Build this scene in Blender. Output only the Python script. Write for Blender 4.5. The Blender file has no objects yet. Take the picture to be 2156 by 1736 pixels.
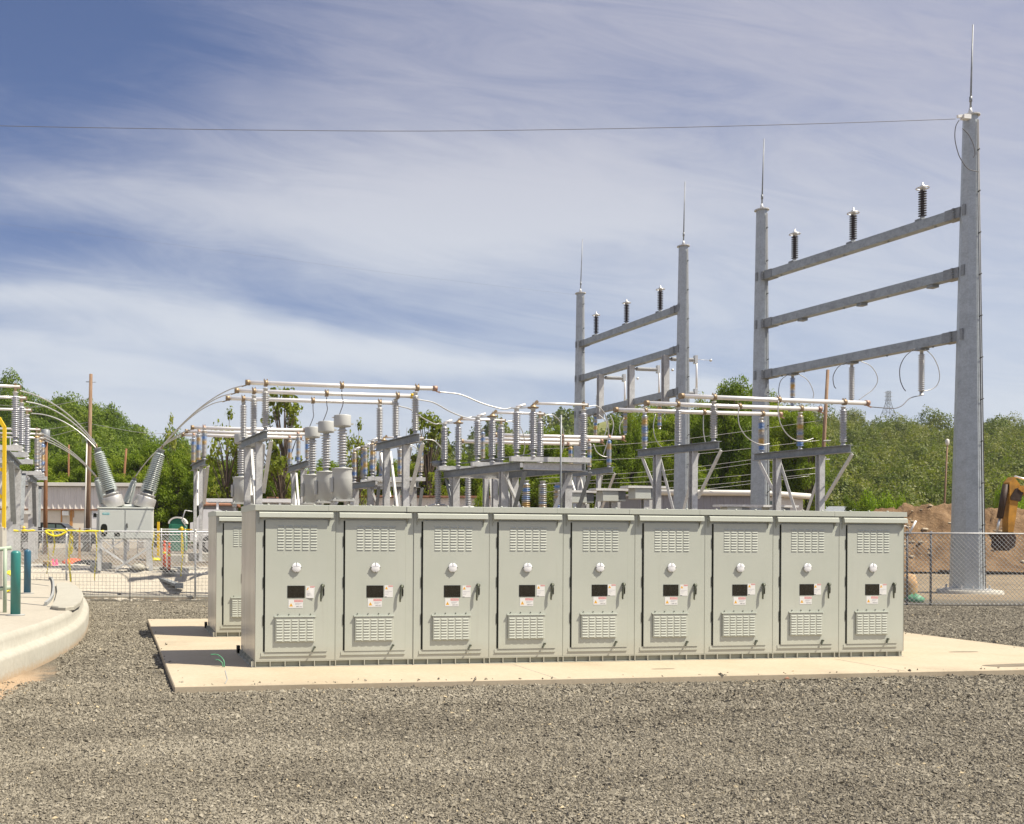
import bpy, math, random
import numpy as np
from mathutils import Vector, Matrix

SC = bpy.context.scene
COL = SC.collection
R = math.radians
rnd = random.Random(7)

# ---------------------------------------------------------------- camera model (measured from the photograph)
F = 2070.0                  # focal length, in units of a 2156 px wide picture
PX, PY = 600.0, 1128.0      # principal point (the picture is a shifted one: verticals stay vertical)
ROLL = 0.0061
YAW = R(9.87)
CAMZ = 1.99
CA, SA = math.cos(YAW), math.sin(YAW)

def ray(px, py):
    dx, dy = px - PX, py - PY
    u = (dx + dy * ROLL) / F
    v = (dx * ROLL - dy) / F
    return Vector((u * CA + SA, CA - u * SA, v))
def at(px, py, d):
    r = ray(px, py)
    return Vector((r.x * d, r.y * d, r.z * d + CAMZ))
def onz(px, py, z):
    r = ray(px, py)
    return at(px, py, (z - CAMZ) / r.z)
def ony(px, py, y):
    r = ray(px, py)
    return at(px, py, y / r.y)
def proj(p):
    zc = p[0] * SA + p[1] * CA
    u = (p[0] * CA - p[1] * SA) / zc
    v = (p[2] - CAMZ) / zc
    return (PX + F * (u + v * ROLL), PY + F * (u * ROLL - v), zc)
# measuring windows on the photograph: origin and scale -> picture units
WIN = {'A': (0, 850, 3.472), 'B': (400, 880, 4.96), 'C': (700, 880, 4.96), 'D': (1000, 920, 5.39), 'E': (1300, 880, 4.96),
       'F': (1650, 880, 4.791), 'G': (0, 1200, 3.4726), 'H': (1300, 500, 3.8578), 'I': (1750, 300, 3.8578), 'J': (2080, 0, 3.472),
       'K': (1750, 600, 3.166), 'L': (2000, 1100, 3.2755), 'M': (0, 1000, 3.856), 'N': (340, 1190, 6.944), 'O': (2250, 1080, 7.89),
       'Q': (60, 1150, 5.785)}
def q(w, x, y):
    ox, oy, s = WIN[w]
    return ((ox + x / s) / 1.12755, (oy + y / s) / 1.12755)

# ---------------------------------------------------------------- mesh builder
class MB:
    def __init__(s):
        s.v, s.f, s.m, s.s = [], [], [], []
    def add(s, verts, faces, mi=0, smooth=False):
        b = len(s.v)
        s.v.extend([tuple(p) for p in verts])
        for f in faces:
            s.f.append(tuple(i + b for i in f)); s.m.append(mi); s.s.append(smooth)
        return s
    def box(s, lo, hi, mi=0):
        x0, y0, z0 = lo; x1, y1, z1 = hi
        return s.add([(x0,y0,z0),(x1,y0,z0),(x1,y1,z0),(x0,y1,z0),(x0,y0,z1),(x1,y0,z1),(x1,y1,z1),(x0,y1,z1)],
                     [(0,3,2,1),(4,5,6,7),(0,1,5,4),(1,2,6,5),(2,3,7,6),(3,0,4,7)], mi)
    def bbox(s, lo, hi, b=0.01, mi=0):           # chamfered box
        x0,y0,z0 = lo; x1,y1,z1 = hi
        bm_v = []
        for (x, sx) in ((x0,1),(x1,-1)):
            for (y, sy) in ((y0,1),(y1,-1)):
                for (z, sz) in ((z0,1),(z1,-1)):
                    bm_v += [(x, y+sy*b, z+sz*b), (x+sx*b, y, z+sz*b), (x+sx*b, y+sy*b, z)]
        g = lambda i,j,k,a: (((i*2+j)*2+k)*3+a)
        fs = []
        for i in (0,1):
            l = [g(i,0,0,0), g(i,1,0,0), g(i,1,1,0), g(i,0,1,0)]
            fs.append(tuple(l if i else l[::-1]))
        for j in (0,1):
            l = [g(0,j,0,1), g(1,j,0,1), g(1,j,1,1), g(0,j,1,1)]
            fs.append(tuple(l if not j else l[::-1]))
        for k in (0,1):
            l = [g(0,0,k,2), g(1,0,k,2), g(1,1,k,2), g(0,1,k,2)]
            fs.append(tuple(l if k else l[::-1]))
        for i in (0,1):
            for j in (0,1):
                l = [g(i,j,0,0), g(i,j,0,1), g(i,j,1,1), g(i,j,1,0)]
                fs.append(tuple(l if (i+j)%2==0 else l[::-1]))
        for i in (0,1):
            for k in (0,1):
                l = [g(i,0,k,0), g(i,1,k,0), g(i,1,k,2), g(i,0,k,2)]
                fs.append(tuple(l if (i+k)%2==1 else l[::-1]))
        for j in (0,1):
            for k in (0,1):
                l = [g(0,j,k,1), g(1,j,k,1), g(1,j,k,2), g(0,j,k,2)]
                fs.append(tuple(l if (j+k)%2==0 else l[::-1]))
        for i in (0,1):
            for j in (0,1):
                for k in (0,1):
                    l = [g(i,j,k,0), g(i,j,k,1), g(i,j,k,2)]
                    fs.append(tuple(l if (i+j+k)%2==1 else l[::-1]))
        return s.add(bm_v, fs, mi)
    def beam(s, a, b, w, h, mi=0, up=(0,0,1)):   # rectangular bar from a to b, w across, h along up
        a, b = Vector(a), Vector(b)
        d = (b - a).normalized()
        up = Vector(up)
        if abs(d.dot(up)) > 0.99: up = Vector((0,1,0))
        x = d.cross(up).normalized(); y = x.cross(d).normalized()
        vs = []
        for p in (a, b):
            for (i, j) in ((-1,-1),(1,-1),(1,1),(-1,1)):
                vs.append(p + x*(i*w/2) + y*(j*h/2))
        return s.add(vs, [(3,2,1,0),(4,5,6,7),(0,1,5,4),(1,2,6,5),(2,3,7,6),(3,0,4,7)], mi)
    def ibeam(s, a, b, w, h, t=0.02, mi=0, up=(0,0,1)):
        a, b, up = Vector(a), Vector(b), Vector(up)
        d = (b - a).normalized()
        if abs(d.dot(up)) > 0.99: up = Vector((0,1,0))
        x = d.cross(up).normalized(); y = x.cross(d).normalized()
        s.beam(a + y*(h/2-t/2), b + y*(h/2-t/2), w, t, mi, up)
        s.beam(a - y*(h/2-t/2), b - y*(h/2-t/2), w, t, mi, up)
        s.beam(a, b, t, h-2*t-0.002, mi, up)
        return s
    def angle(s, a, b, w, t=0.012, mi=0, up=(0,0,1)):
        a, b, up = Vector(a), Vector(b), Vector(up)
        d = (b - a).normalized()
        if abs(d.dot(up)) > 0.99: up = Vector((0,1,0))
        x = d.cross(up).normalized(); y = x.cross(d).normalized()
        s.beam(a - y*(w/2), b - y*(w/2), w, t, mi, up)
        s.beam(a - x*(w/2-t/2), b - x*(w/2-t/2), t, w-t-0.002, mi, up)
        return s
    def tube(s, pts, r, n=8, mi=0, cap=True, smooth=True):
        pts = [Vector(p) for p in pts]
        rs = r if isinstance(r, (list, tuple)) else [r] * len(pts)
        rings = []
        prev = None
        for i, p in enumerate(pts):
            d = (pts[min(i+1, len(pts)-1)] - pts[max(i-1, 0)]).normalized()
            ref = Vector((0,0,1)) if abs(d.z) < 0.95 else Vector((0,1,0))
            if prev is None: x = d.cross(ref).normalized()
            else:
                x = (prev - d * prev.dot(d))
                x = x.normalized() if x.length > 1e-6 else d.cross(ref).normalized()
            prev = x
            y = d.cross(x)
            rings.append([p + (x*math.cos(2*math.pi*k/n) + y*math.sin(2*math.pi*k/n)) * rs[i] for k in range(n)])
        b = len(s.v)
        fs = []
        for i in range(len(pts)-1):
            for k in range(n):
                k2 = (k+1) % n
                fs.append((i*n+k, i*n+k2, (i+1)*n+k2, (i+1)*n+k))
        s.add([v for rg in rings for v in rg], fs, mi, smooth)
        if cap:
            m = len(pts)-1
            s.f.append(tuple(b+k for k in range(n))[::-1]); s.m.append(mi); s.s.append(False)
            s.f.append(tuple(b+m*n+k for k in range(n))); s.m.append(mi); s.s.append(False)
        return s
    def lathe(s, prof, n=12, mi=0, smooth=True, o=(0,0,0), axis=None):
        M = Matrix.Translation(Vector(o))
        if axis is not None:
            M = M @ Vector((0,0,1)).rotation_difference(Vector(axis)).to_matrix().to_4x4()
        vs = []
        for (r, z) in prof:
            for k in range(n):
                a = 2*math.pi*k/n
                vs.append(M @ Vector((r*math.cos(a), r*math.sin(a), z)))
        fs = []
        for i in range(len(prof)-1):
            for k in range(n):
                k2 = (k+1) % n
                fs.append((i*n+k, i*n+k2, (i+1)*n+k2, (i+1)*n+k))
        b = len(s.v)
        s.add(vs, fs, mi, smooth)
        if prof[0][0] > 1e-5:
            s.f.append(tuple(b+k for k in range(n))[::-1]); s.m.append(mi); s.s.append(False)
        if prof[-1][0] > 1e-5:
            m = len(prof)-1
            s.f.append(tuple(b+m*n+k for k in range(n))); s.m.append(mi); s.s.append(False)
        return s
    def prism(s, poly, y0, y1, mi=0, axis='y'):  # polygon in (x,z) pushed along y (or (y,z) along x, (x,y) along z)
        n = len(poly)
        mk = {'y': lambda a, c, t: (a, t, c), 'x': lambda a, c, t: (t, a, c), 'z': lambda a, c, t: (a, c, t)}[axis]
        vs = [mk(a, c, y0) for a, c in poly] + [mk(a, c, y1) for a, c in poly]
        fs = [tuple(range(n)), tuple(range(2*n-1, n-1, -1))] + [(i, i+n, (i+1)%n+n, (i+1)%n) for i in range(n)]
        return s.add(vs, fs, mi)
    def text(s, txt, size, M, mi=0):             # lettering as flat geometry, M places the (x,y) plane of the text
        me = text_mesh(txt, size)
        return s.add([M @ v.co for v in me.vertices], [tuple(p.vertices) for p in me.polygons], mi)
    def mesh(s, name, mats):
        me = bpy.data.meshes.new(name)
        me.from_pydata(s.v, [], s.f)
        for m in mats: me.materials.append(m)
        if len(mats) > 1: me.polygons.foreach_set('material_index', s.m)
        me.polygons.foreach_set('use_smooth', s.s)
        me.update()
        return me
    def build(s, name, mats, parent=None, loc=None):
        if not isinstance(mats, (list, tuple)): mats = [mats]
        return link(name, s.mesh(name, mats), parent, loc)

_TX = {}
def text_mesh(txt, size):
    if (txt, size) in _TX: return _TX[(txt, size)]
    c = bpy.data.curves.new('lettering', 'FONT')
    c.body = txt; c.size = size; c.align_x = 'CENTER'; c.align_y = 'CENTER'; c.resolution_u = 2
    o = bpy.data.objects.new('lettering', c)
    COL.objects.link(o)
    dg = bpy.context.evaluated_depsgraph_get()
    me = bpy.data.meshes.new_from_object(o.evaluated_get(dg))
    bpy.data.objects.remove(o)
    _TX[(txt, size)] = me
    return me

def link(name, me, parent=None, loc=None):
    o = bpy.data.objects.new(name, me)
    COL.objects.link(o)
    if parent is not None: o.parent = parent
    if loc is not None: o.location = loc
    return o
def tag(o, label=None, cat=None, group=None, kind=None):
    if label: o['label'] = label
    if cat: o['category'] = cat
    if group: o['group'] = group
    if kind: o['kind'] = kind
    return o
def thing(name, label, cat, loc=(0,0,0), group=None, rz=0):
    o = link(name, None, None, loc)
    o.rotation_euler.z = rz
    return tag(o, label, cat, group)
def copy_tree(o, parent=None):
    c = o.copy(); COL.objects.link(c); c.parent = parent
    for ch in list(o.children): copy_tree(ch, c)
    return c
def numpy_mesh(name, V, Fq, mats, smooth=False, mi=None):
    V = np.asarray(V, dtype=np.float32); Fq = np.asarray(Fq, dtype=np.int32)
    k = Fq.shape[1]
    me = bpy.data.meshes.new(name)
    me.vertices.add(len(V)); me.vertices.foreach_set('co', V.ravel())
    me.loops.add(Fq.size); me.loops.foreach_set('vertex_index', Fq.ravel())
    me.polygons.add(len(Fq)); me.polygons.foreach_set('loop_start', np.arange(len(Fq), dtype=np.int32) * k)
    for m in mats: me.materials.append(m)
    me.polygons.foreach_set('use_smooth', np.full(len(Fq), smooth))
    if mi is not None: me.polygons.foreach_set('material_index', np.asarray(mi, dtype=np.int32))
    me.update(calc_edges=True)
    return me

# ---------------------------------------------------------------- materials
class NT:
    def __init__(s, name):
        s.mat = bpy.data.materials.new(name); s.mat.use_nodes = True
        s.t = s.mat.node_tree; s.n = s.t.nodes; s.l = s.t.links
        s.bsdf = s.n['Principled BSDF']; s.out = s.n['Material Output']
    def node(s, typ, **kw):
        nd = s.n.new(typ)
        for k, v in kw.items():
            if k.startswith('i_'): nd.inputs[k[2:].replace('_', ' ')].default_value = v
            else: setattr(nd, k, v)
        return nd
    def link(s, a, b): s.l.new(a, b)
    def coord(s, kind='Object', scale=(1,1,1)):
        c = s.node('ShaderNodeTexCoord')
        m = s.node('ShaderNodeMapping'); m.inputs['Scale'].default_value = scale
        s.link(c.outputs[kind], m.inputs['Vector'])
        return m.outputs['Vector']
    def geo(s): return s.node('ShaderNodeNewGeometry').outputs['Position']
    def noise(s, vec, scale, detail=4, rough=0.55, out='Fac'):
        nd = s.node('ShaderNodeTexNoise'); nd.inputs['Scale'].default_value = scale
        nd.inputs['Detail'].default_value = detail; nd.inputs['Roughness'].default_value = rough
        s.link(vec, nd.inputs['Vector']); return nd.outputs[out]
    def ramp(s, fac, stops):
        nd = s.node('ShaderNodeValToRGB'); cr = nd.color_ramp
        while len(cr.elements) < len(stops): cr.elements.new(0.5)
        for e, (p, c) in zip(cr.elements, stops):
            e.position = p; e.color = (*c, 1) if len(c) == 3 else c
        s.link(fac, nd.inputs['Fac']); return nd.outputs['Color']
    def mix(s, fac, a, b, blend='MIX'):
        nd = s.node('ShaderNodeMix', data_type='RGBA', blend_type=blend)
        for (sock, val) in ((nd.inputs[0], fac), (nd.inputs[6], a), (nd.inputs[7], b)):
            if hasattr(val, 'links'): s.link(val, sock)
            elif isinstance(val, (int, float)): sock.default_value = val
            else: sock.default_value = (*val, 1)
        return nd.outputs[2]
    def math(s, op, a, b=0.0):
        nd = s.node('ShaderNodeMath', operation=op)
        for i, val in enumerate((a, b)):
            if hasattr(val, 'links'): s.link(val, nd.inputs[i])
            else: nd.inputs[i].default_value = val
        return nd.outputs[0]
    def bump(s, h, strength=0.3, dist=0.01):
        nd = s.node('ShaderNodeBump'); nd.inputs['Strength'].default_value = strength; nd.inputs['Distance'].default_value = dist
        s.link(h, nd.inputs['Height']); s.link(nd.outputs['Normal'], s.bsdf.inputs['Normal'])
    def base(s, c):
        if hasattr(c, 'links'): s.link(c, s.bsdf.inputs['Base Color'])
        else: s.bsdf.inputs['Base Color'].default_value = (*c, 1)
    def set(s, rough=0.5, metal=0.0, spec=0.5):
        s.bsdf.inputs['Roughness'].default_value = rough; s.bsdf.inputs['Metallic'].default_value = metal
        s.bsdf.inputs['Specular IOR Level'].default_value = spec

def sc3(c, k): return tuple(max(0, min(1, x * k)) for x in c)
def simple(name, col, rough=0.5, metal=0.0, var=0.12, scale=6.0, spec=0.4, bump=0.0, coord='Object', stretch=(1,1,1)):
    m = NT(name)
    n = m.noise(m.coord(coord, stretch), scale, 6, 0.6)
    m.base(m.ramp(n, [(0.25, sc3(col, 1 - var)), (0.75, sc3(col, 1 + var))]))
    m.set(rough, metal, spec)
    if bump: m.bump(n, bump, 0.01)
    return m.mat

M = {}
def cab_paint():
    m = NT('cabinet_paint'); p = m.geo()
    mp = m.node('ShaderNodeMapping'); mp.inputs['Scale'].default_value = (7.0, 7.0, 0.45); m.link(p, mp.inputs['Vector'])
    streak = m.noise(mp.outputs['Vector'], 1.6, 5, 0.6); cloud = m.noise(p, 1.3, 6, 0.6); speck = m.noise(p, 60.0, 3, 0.6)
    c = m.ramp(cloud, [(0.3, (0.49, 0.518, 0.45)), (0.7, (0.53, 0.554, 0.485))])
    c = m.mix(m.ramp(streak, [(0.56, (0,0,0)), (0.74, (0.30,0.30,0.30))]), c, (0.56, 0.56, 0.495))
    c = m.mix(m.ramp(streak, [(0.26, (0.22,0.22,0.22)), (0.42, (0,0,0))]), c, (0.41, 0.415, 0.35))
    # wind blown dust along the foot
    z = m.node('ShaderNodeSeparateXYZ'); m.link(p, z.inputs[0])
    dz = m.math('ADD', z.outputs[2], m.math('MULTIPLY', m.math('SUBTRACT', cloud, 0.5), 0.35))
    mr = m.node('ShaderNodeMapRange'); mr.inputs['From Min'].default_value = 0.14; mr.inputs['From Max'].default_value = 0.42; mr.inputs['To Min'].default_value = 0.45; mr.inputs['To Max'].default_value = 0.0; m.link(dz, mr.inputs['Value'])
    c = m.mix(mr.outputs[0], c, (0.45, 0.41, 0.32))
    m.base(c); m.set(0.42, 0, 0.4)
    m.link(m.ramp(cloud, [(0.3, (0.36,)*3), (0.7, (0.5,)*3)]), m.bsdf.inputs['Roughness'])
    m.bump(cloud, 0.05, 0.02)
    return m.mat
M['paint'] = cab_paint()
M['paint_in'] = simple('cabinet_recess_paint', (0.30, 0.31, 0.25), 0.6, 0, 0.1, 5)  # darker cabinet colour holding recess shade; also seams and gauge collar
def side_paint():
    m = NT('weathered_end_panel')
    v = m.coord('Object', (3.0, 3.0, 0.5))
    n = m.noise(v, 1.6, 7, 0.62)
    v2 = m.coord('Object', (9.0, 9.0, 0.35))
    n2 = m.noise(v2, 1.3, 4, 0.5)
    c = m.ramp(n, [(0.3, (0.47, 0.43, 0.35)), (0.55, (0.55, 0.51, 0.43)), (0.75, (0.66, 0.62, 0.54))])  # warm bounce light and streaky ground reflections painted into the panel colour
    c = m.mix(m.ramp(n2, [(0.60, (0,0,0)), (0.75, (0.6,0.6,0.6))]), c, (0.76, 0.73, 0.66))
    m.base(c); m.set(0.28, 0, 0.5); return m.mat
M['side'] = side_paint()
def galv(name, col, metal=0.25, rough=0.45, var=0.3):
    m = NT(name)
    v = m.coord('Object', (1, 1, 1))
    n = m.noise(v, 3.0, 8, 0.7)
    vo = m.node('ShaderNodeTexVoronoi'); vo.inputs['Scale'].default_value = 22
    m.link(v, vo.inputs['Vector'])
    c = m.ramp(n, [(0.3, sc3(col, 1 - var)), (0.5, col), (0.72, sc3(col, 1 + var * 0.7))])
    c = m.mix(0.20, c, m.ramp(vo.outputs['Color'], [(0.2, sc3(col, 0.6)), (0.8, sc3(col, 1.35))]))
    m.base(c); m.set(rough, metal, 0.5)
    return m.mat
M['galv'] = galv('galvanized_steel', (0.58, 0.585, 0.58), 0.15)
M['galv_pole'] = galv('galvanized_pole_steel', (0.41, 0.45, 0.475), 0.2, 0.42, 0.22)
M['galv_dark'] = galv('weathered_galvanized_steel', (0.25, 0.27, 0.285), 0.2, 0.5, 0.35)  # darker steel; holds the shade of frame and support beams, plain dark elsewhere
M['alu'] = simple('bus_tube_aluminium', (0.92, 0.90, 0.87), 0.28, 0.35, 0.05, 4)
M['alu_dull'] = simple('dull_aluminium', (0.62, 0.62, 0.60), 0.4, 0.6, 0.12, 6)
M['cable'] = simple('stranded_conductor', (0.60, 0.60, 0.58), 0.42, 0.5, 0.1, 10)
M['wire_dark'] = simple('weathered_wire', (0.16, 0.16, 0.17), 0.6, 0.3, 0.1, 10)
M['bronze'] = simple('bronze_clamp', (0.34, 0.255, 0.16), 0.5, 0.5, 0.2, 10)
M['bronze_red'] = simple('copper_clamp', (0.42, 0.27, 0.20), 0.5, 0.4, 0.2, 10)
M['porcelain'] = simple('grey_porcelain', (0.52, 0.525, 0.53), 0.25, 0, 0.06, 3, 0.6)
M['porcelain_blue'] = simple('blue_grey_porcelain', (0.47, 0.485, 0.53), 0.25, 0, 0.08, 3, 0.6)
M['porcelain_light'] = simple('pale_porcelain', (0.50, 0.56, 0.545), 0.28, 0, 0.05, 3, 0.6)
M['porcelain_dark'] = simple('dark_polymer', (0.045, 0.04, 0.05), 0.4, 0, 0.1, 3, 0.4)
def banded(name, seed):
    m = NT(name)
    c = m.node('ShaderNodeTexCoord')
    mp = m.node('ShaderNodeMapping'); mp.inputs['Scale'].default_value = (0.05, 0.05, 1.0); mp.inputs['Location'].default_value = (0, 0, seed)
    m.link(c.outputs['Object'], mp.inputs['Vector'])
    oi = m.node('ShaderNodeObjectInfo')
    add = m.node('ShaderNodeVectorMath', operation='ADD')
    cmb = m.node('ShaderNodeCombineXYZ'); m.link(m.math('MULTIPLY', oi.outputs['Random'], 9.0), cmb.inputs[2])
    m.link(mp.outputs['Vector'], add.inputs[0]); m.link(cmb.outputs[0], add.inputs[1])
    n = m.noise(add.outputs[0], 3.4, 1, 0.4)
    m.base(m.ramp(n, [(0.40, (0.17, 0.32, 0.66)), (0.47, (0.40, 0.45, 0.52)), (0.53, (0.52, 0.45, 0.36)), (0.62, (0.66, 0.43, 0.14))]))
    m.set(0.3, 0, 0.5); return m.mat
M['banded'] = banded('blue_and_amber_glazed_porcelain', 0.0)  # grey insulators with moire colour bands painted in
M['ct_paint'] = simple('transformer_tank_paint', (0.49, 0.50, 0.48), 0.45, 0, 0.05, 4, 0.4)
M['breaker'] = simple('breaker_cabinet_paint', (0.55, 0.58, 0.545), 0.45, 0, 0.04, 3, 0.4)
M['black'] = simple('black_plastic', (0.018, 0.018, 0.016), 0.45, 0, 0.1, 8)
M['dark_gap'] = simple('dark_opening', (0.02, 0.022, 0.018), 0.8, 0, 0.1, 8, 0.1)
M['handle'] = simple('handle_cast_metal', (0.10, 0.11, 0.08), 0.4, 0.3, 0.2, 20)
M['window'] = simple('dark_window_glass', (0.022, 0.020, 0.015), 0.06, 0, 0.4, 9, 0.6)
M['white'] = simple('white_label', (0.80, 0.80, 0.78), 0.4, 0, 0.02, 8)
M['white_dial'] = simple('white_gauge', (0.86, 0.87, 0.88), 0.3, 0, 0.02, 8)
M['red'] = simple('danger_red', (0.62, 0.10, 0.10), 0.5, 0, 0.05, 8)
M['pink'] = simple('faded_danger_red', (0.74, 0.28, 0.27), 0.5, 0, 0.05, 8)
M['amber'] = simple('warning_amber', (0.85, 0.46, 0.06), 0.5, 0, 0.05, 8)
M['ink'] = simple('printed_ink', (0.10, 0.10, 0.13), 0.6, 0, 0.1, 8)
M['ink_pale'] = simple('pale_printed_ink', (0.42, 0.42, 0.46), 0.6, 0, 0.1, 8)
M['teal_logo'] = simple('teal_logo', (0.10, 0.45, 0.48), 0.5, 0, 0.05, 8)
M['chrome'] = simple('zinc_hasp', (0.55, 0.55, 0.50), 0.3, 0.8, 0.1, 12)
M['rope_green'] = simple('green_ground_lead', (0.10, 0.30, 0.17), 0.5, 0, 0.1, 12)
M['yellow'] = simple('safety_yellow', (0.82, 0.55, 0.02), 0.45, 0, 0.05, 5)
M['tape'] = simple('caution_tape', (0.85, 0.70, 0.04), 0.4, 0, 0.2, 9)
M['teal'] = simple('teal_bollard', (0.035, 0.21, 0.19), 0.3, 0, 0.12, 3, 0.6)
M['navy'] = simple('blue_bollard', (0.03, 0.12, 0.19), 0.3, 0, 0.15, 3, 0.6)
M['rail_green'] = simple('pale_green_rail', (0.36, 0.44, 0.34), 0.5, 0, 0.08, 5)
M['orange'] = simple('safety_orange', (0.85, 0.13, 0.05), 0.5, 0, 0.05, 6)
M['pinkcloth'] = simple('pink_plastic', (0.75, 0.06, 0.18), 0.5, 0, 0.1, 6)
M['exc'] = simple('excavator_paint', (0.46, 0.225, 0.03), 0.55, 0, 0.45, 2.0)
M['exc_dark'] = simple('greasy_steel', (0.05, 0.03, 0.02), 0.6, 0.2, 0.4, 4)
M['rubber'] = simple('tyre_rubber', (0.02, 0.02, 0.02), 0.8, 0, 0.2, 8)
M['truck_white'] = simple('white_vehicle_paint', (0.80, 0.80, 0.80), 0.3, 0, 0.03, 3)
M['truck_dark'] = simple('dark_vehicle_paint', (0.012, 0.013, 0.014), 0.2, 0, 0.1, 3)
M['glass_car'] = simple('vehicle_glass', (0.10, 0.15, 0.13), 0.08, 0, 0.1, 3, 0.6)
M['toilet'] = simple('green_cabin_plastic', (0.03, 0.20, 0.12), 0.5, 0, 0.1, 4)
M['brown_roof'] = simple('rusty_roof_sheet', (0.30, 0.15, 0.09), 0.7, 0, 0.3, 3)
M['eave'] = simple('white_eave_trim', (0.72, 0.70, 0.64), 0.5, 0, 0.05, 1)
M['lumber'] = simple('lumber', (0.50, 0.32, 0.16), 0.8, 0, 0.2, 5)

def wood():
    m = NT('weathered_utility_pole')
    n = m.noise(m.coord('Object', (14, 14, 0.6)), 2.0, 6, 0.65)
    m.base(m.ramp(n, [(0.3, (0.13, 0.075, 0.045)), (0.5, (0.26, 0.17, 0.11)), (0.72, (0.38, 0.29, 0.21))]))
    m.set(0.85, 0, 0.2); m.bump(n, 0.5, 0.02); return m.mat
M['wood'] = wood()
def wood2():
    m = NT('brown_utility_pole')
    n = m.noise(m.coord('Object', (14, 14, 0.6)), 2.0, 6, 0.65)
    m.base(m.ramp(n, [(0.3, (0.12, 0.055, 0.03)), (0.5, (0.24, 0.12, 0.06)), (0.72, (0.36, 0.20, 0.11))]))
    m.set(0.85, 0, 0.2); return m.mat
M['wood_brown'] = wood2()
def concrete(name, c0, c1, c2, stain=(0.20, 0.17, 0.13), amt=0.0, sc=0.6, splash=False):
    m = NT(name)
    p = m.geo()
    n = m.noise(p, sc, 8, 0.62); n2 = m.noise(p, 14.0, 6, 0.7); n3 = m.noise(p, 90.0, 3, 0.6)
    c = m.ramp(n, [(0.3, c0), (0.5, c1), (0.7, c2)])
    c = m.mix(0.30, c, m.ramp(n2, [(0.3, sc3(c1, 0.66)), (0.7, sc3(c1, 1.22))]))
    if amt:
        st = m.noise(p, 0.45, 5, 0.55)
        c = m.mix(m.ramp(st, [(0.60, (0,0,0)), (0.72, (amt, amt, amt))]), c, stain)
    if splash:                                   # soil thrown up along the foot, run-off marks on the face
        z = m.node('ShaderNodeSeparateXYZ'); m.link(p, z.inputs[0])
        dz = m.math('ADD', z.outputs[2], m.math('MULTIPLY', m.math('SUBTRACT', n2, 0.5), 0.22))
        mr = m.node('ShaderNodeMapRange'); mr.inputs['From Min'].default_value = 0.02; mr.inputs['From Max'].default_value = 0.12; mr.inputs['To Min'].default_value = 0.8; mr.inputs['To Max'].default_value = 0.0; m.link(dz, mr.inputs['Value'])
        c = m.mix(mr.outputs[0], c, (0.40, 0.29, 0.18))
        mp = m.node('ShaderNodeMapping'); mp.inputs['Scale'].default_value = (6, 6, 0.7); m.link(p, mp.inputs['Vector'])
        c = m.mix(m.ramp(m.noise(mp.outputs['Vector'], 1.5, 5, 0.6), [(0.52, (0,0,0)), (0.72, (0.35,0.35,0.35))]), c, (0.33, 0.30, 0.24))
    m.base(c); m.set(0.9, 0, 0.25); m.bump(n3, 0.25, 0.004)
    return m.mat
M['pad'] = concrete('pad_concrete', (0.41, 0.34, 0.235), (0.47, 0.40, 0.29), (0.52, 0.45, 0.34), amt=0.34)
M['base_conc'] = concrete('pale_cast_concrete', (0.37, 0.355, 0.30), (0.415, 0.40, 0.34), (0.45, 0.435, 0.375), sc=0.8, splash=True)
M['base_top'] = concrete('pale_slab_concrete', (0.39, 0.355, 0.29), (0.43, 0.395, 0.325), (0.47, 0.435, 0.365), sc=0.9)
M['block'] = concrete('grey_footing_concrete', (0.42, 0.40, 0.35), (0.48, 0.46, 0.40), (0.54, 0.52, 0.46), sc=1.0)
M['curb_grey'] = concrete('grey_curb', (0.30, 0.31, 0.30), (0.35, 0.36, 0.35), (0.40, 0.41, 0.40))
M['galv_arm'] = galv('dull_galvanized_arm_steel', (0.325, 0.36, 0.385), 0.25, 0.5, 0.34)  # arm steel darkened to hold the shade on the crossbars
M['galv_bright'] = galv('bright_galvanized_steel', (0.72, 0.72, 0.70), 0.1, 0.45, 0.12)  # lighter copy of the steel; sunlight put into front beams and braces
from mathutils import noise as mnoise
# ================================================================ SETTING: ground, pads, hills
def smooth(a, b, x):
    t = np.clip((x - a) / (b - a), 0, 1); return t * t * (3 - 2 * t)
YARD = 0.88
def ground_h(x, y):
    x = np.asarray(x, dtype=float); y = np.asarray(y, dtype=float)
    zc = x * SA + y * CA
    left = 1 - smooth(7.0, 16.0, x)
    h = YARD * smooth(29.75, 31.0, zc) * left
    far = smooth(46, 75, zc) * YARD
    h = np.maximum(h, far)
    h += 0.035 * np.sin(x * 1.7 + 0.6 * y) * np.sin(y * 1.3 - 0.4 * x) * smooth(31.5, 36, zc)
    h += 0.012 * np.sin(x * 0.9 + 1.0) * np.sin(y * 0.8)
    return h
def gh(x, y): return float(ground_h(x, y))

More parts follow.
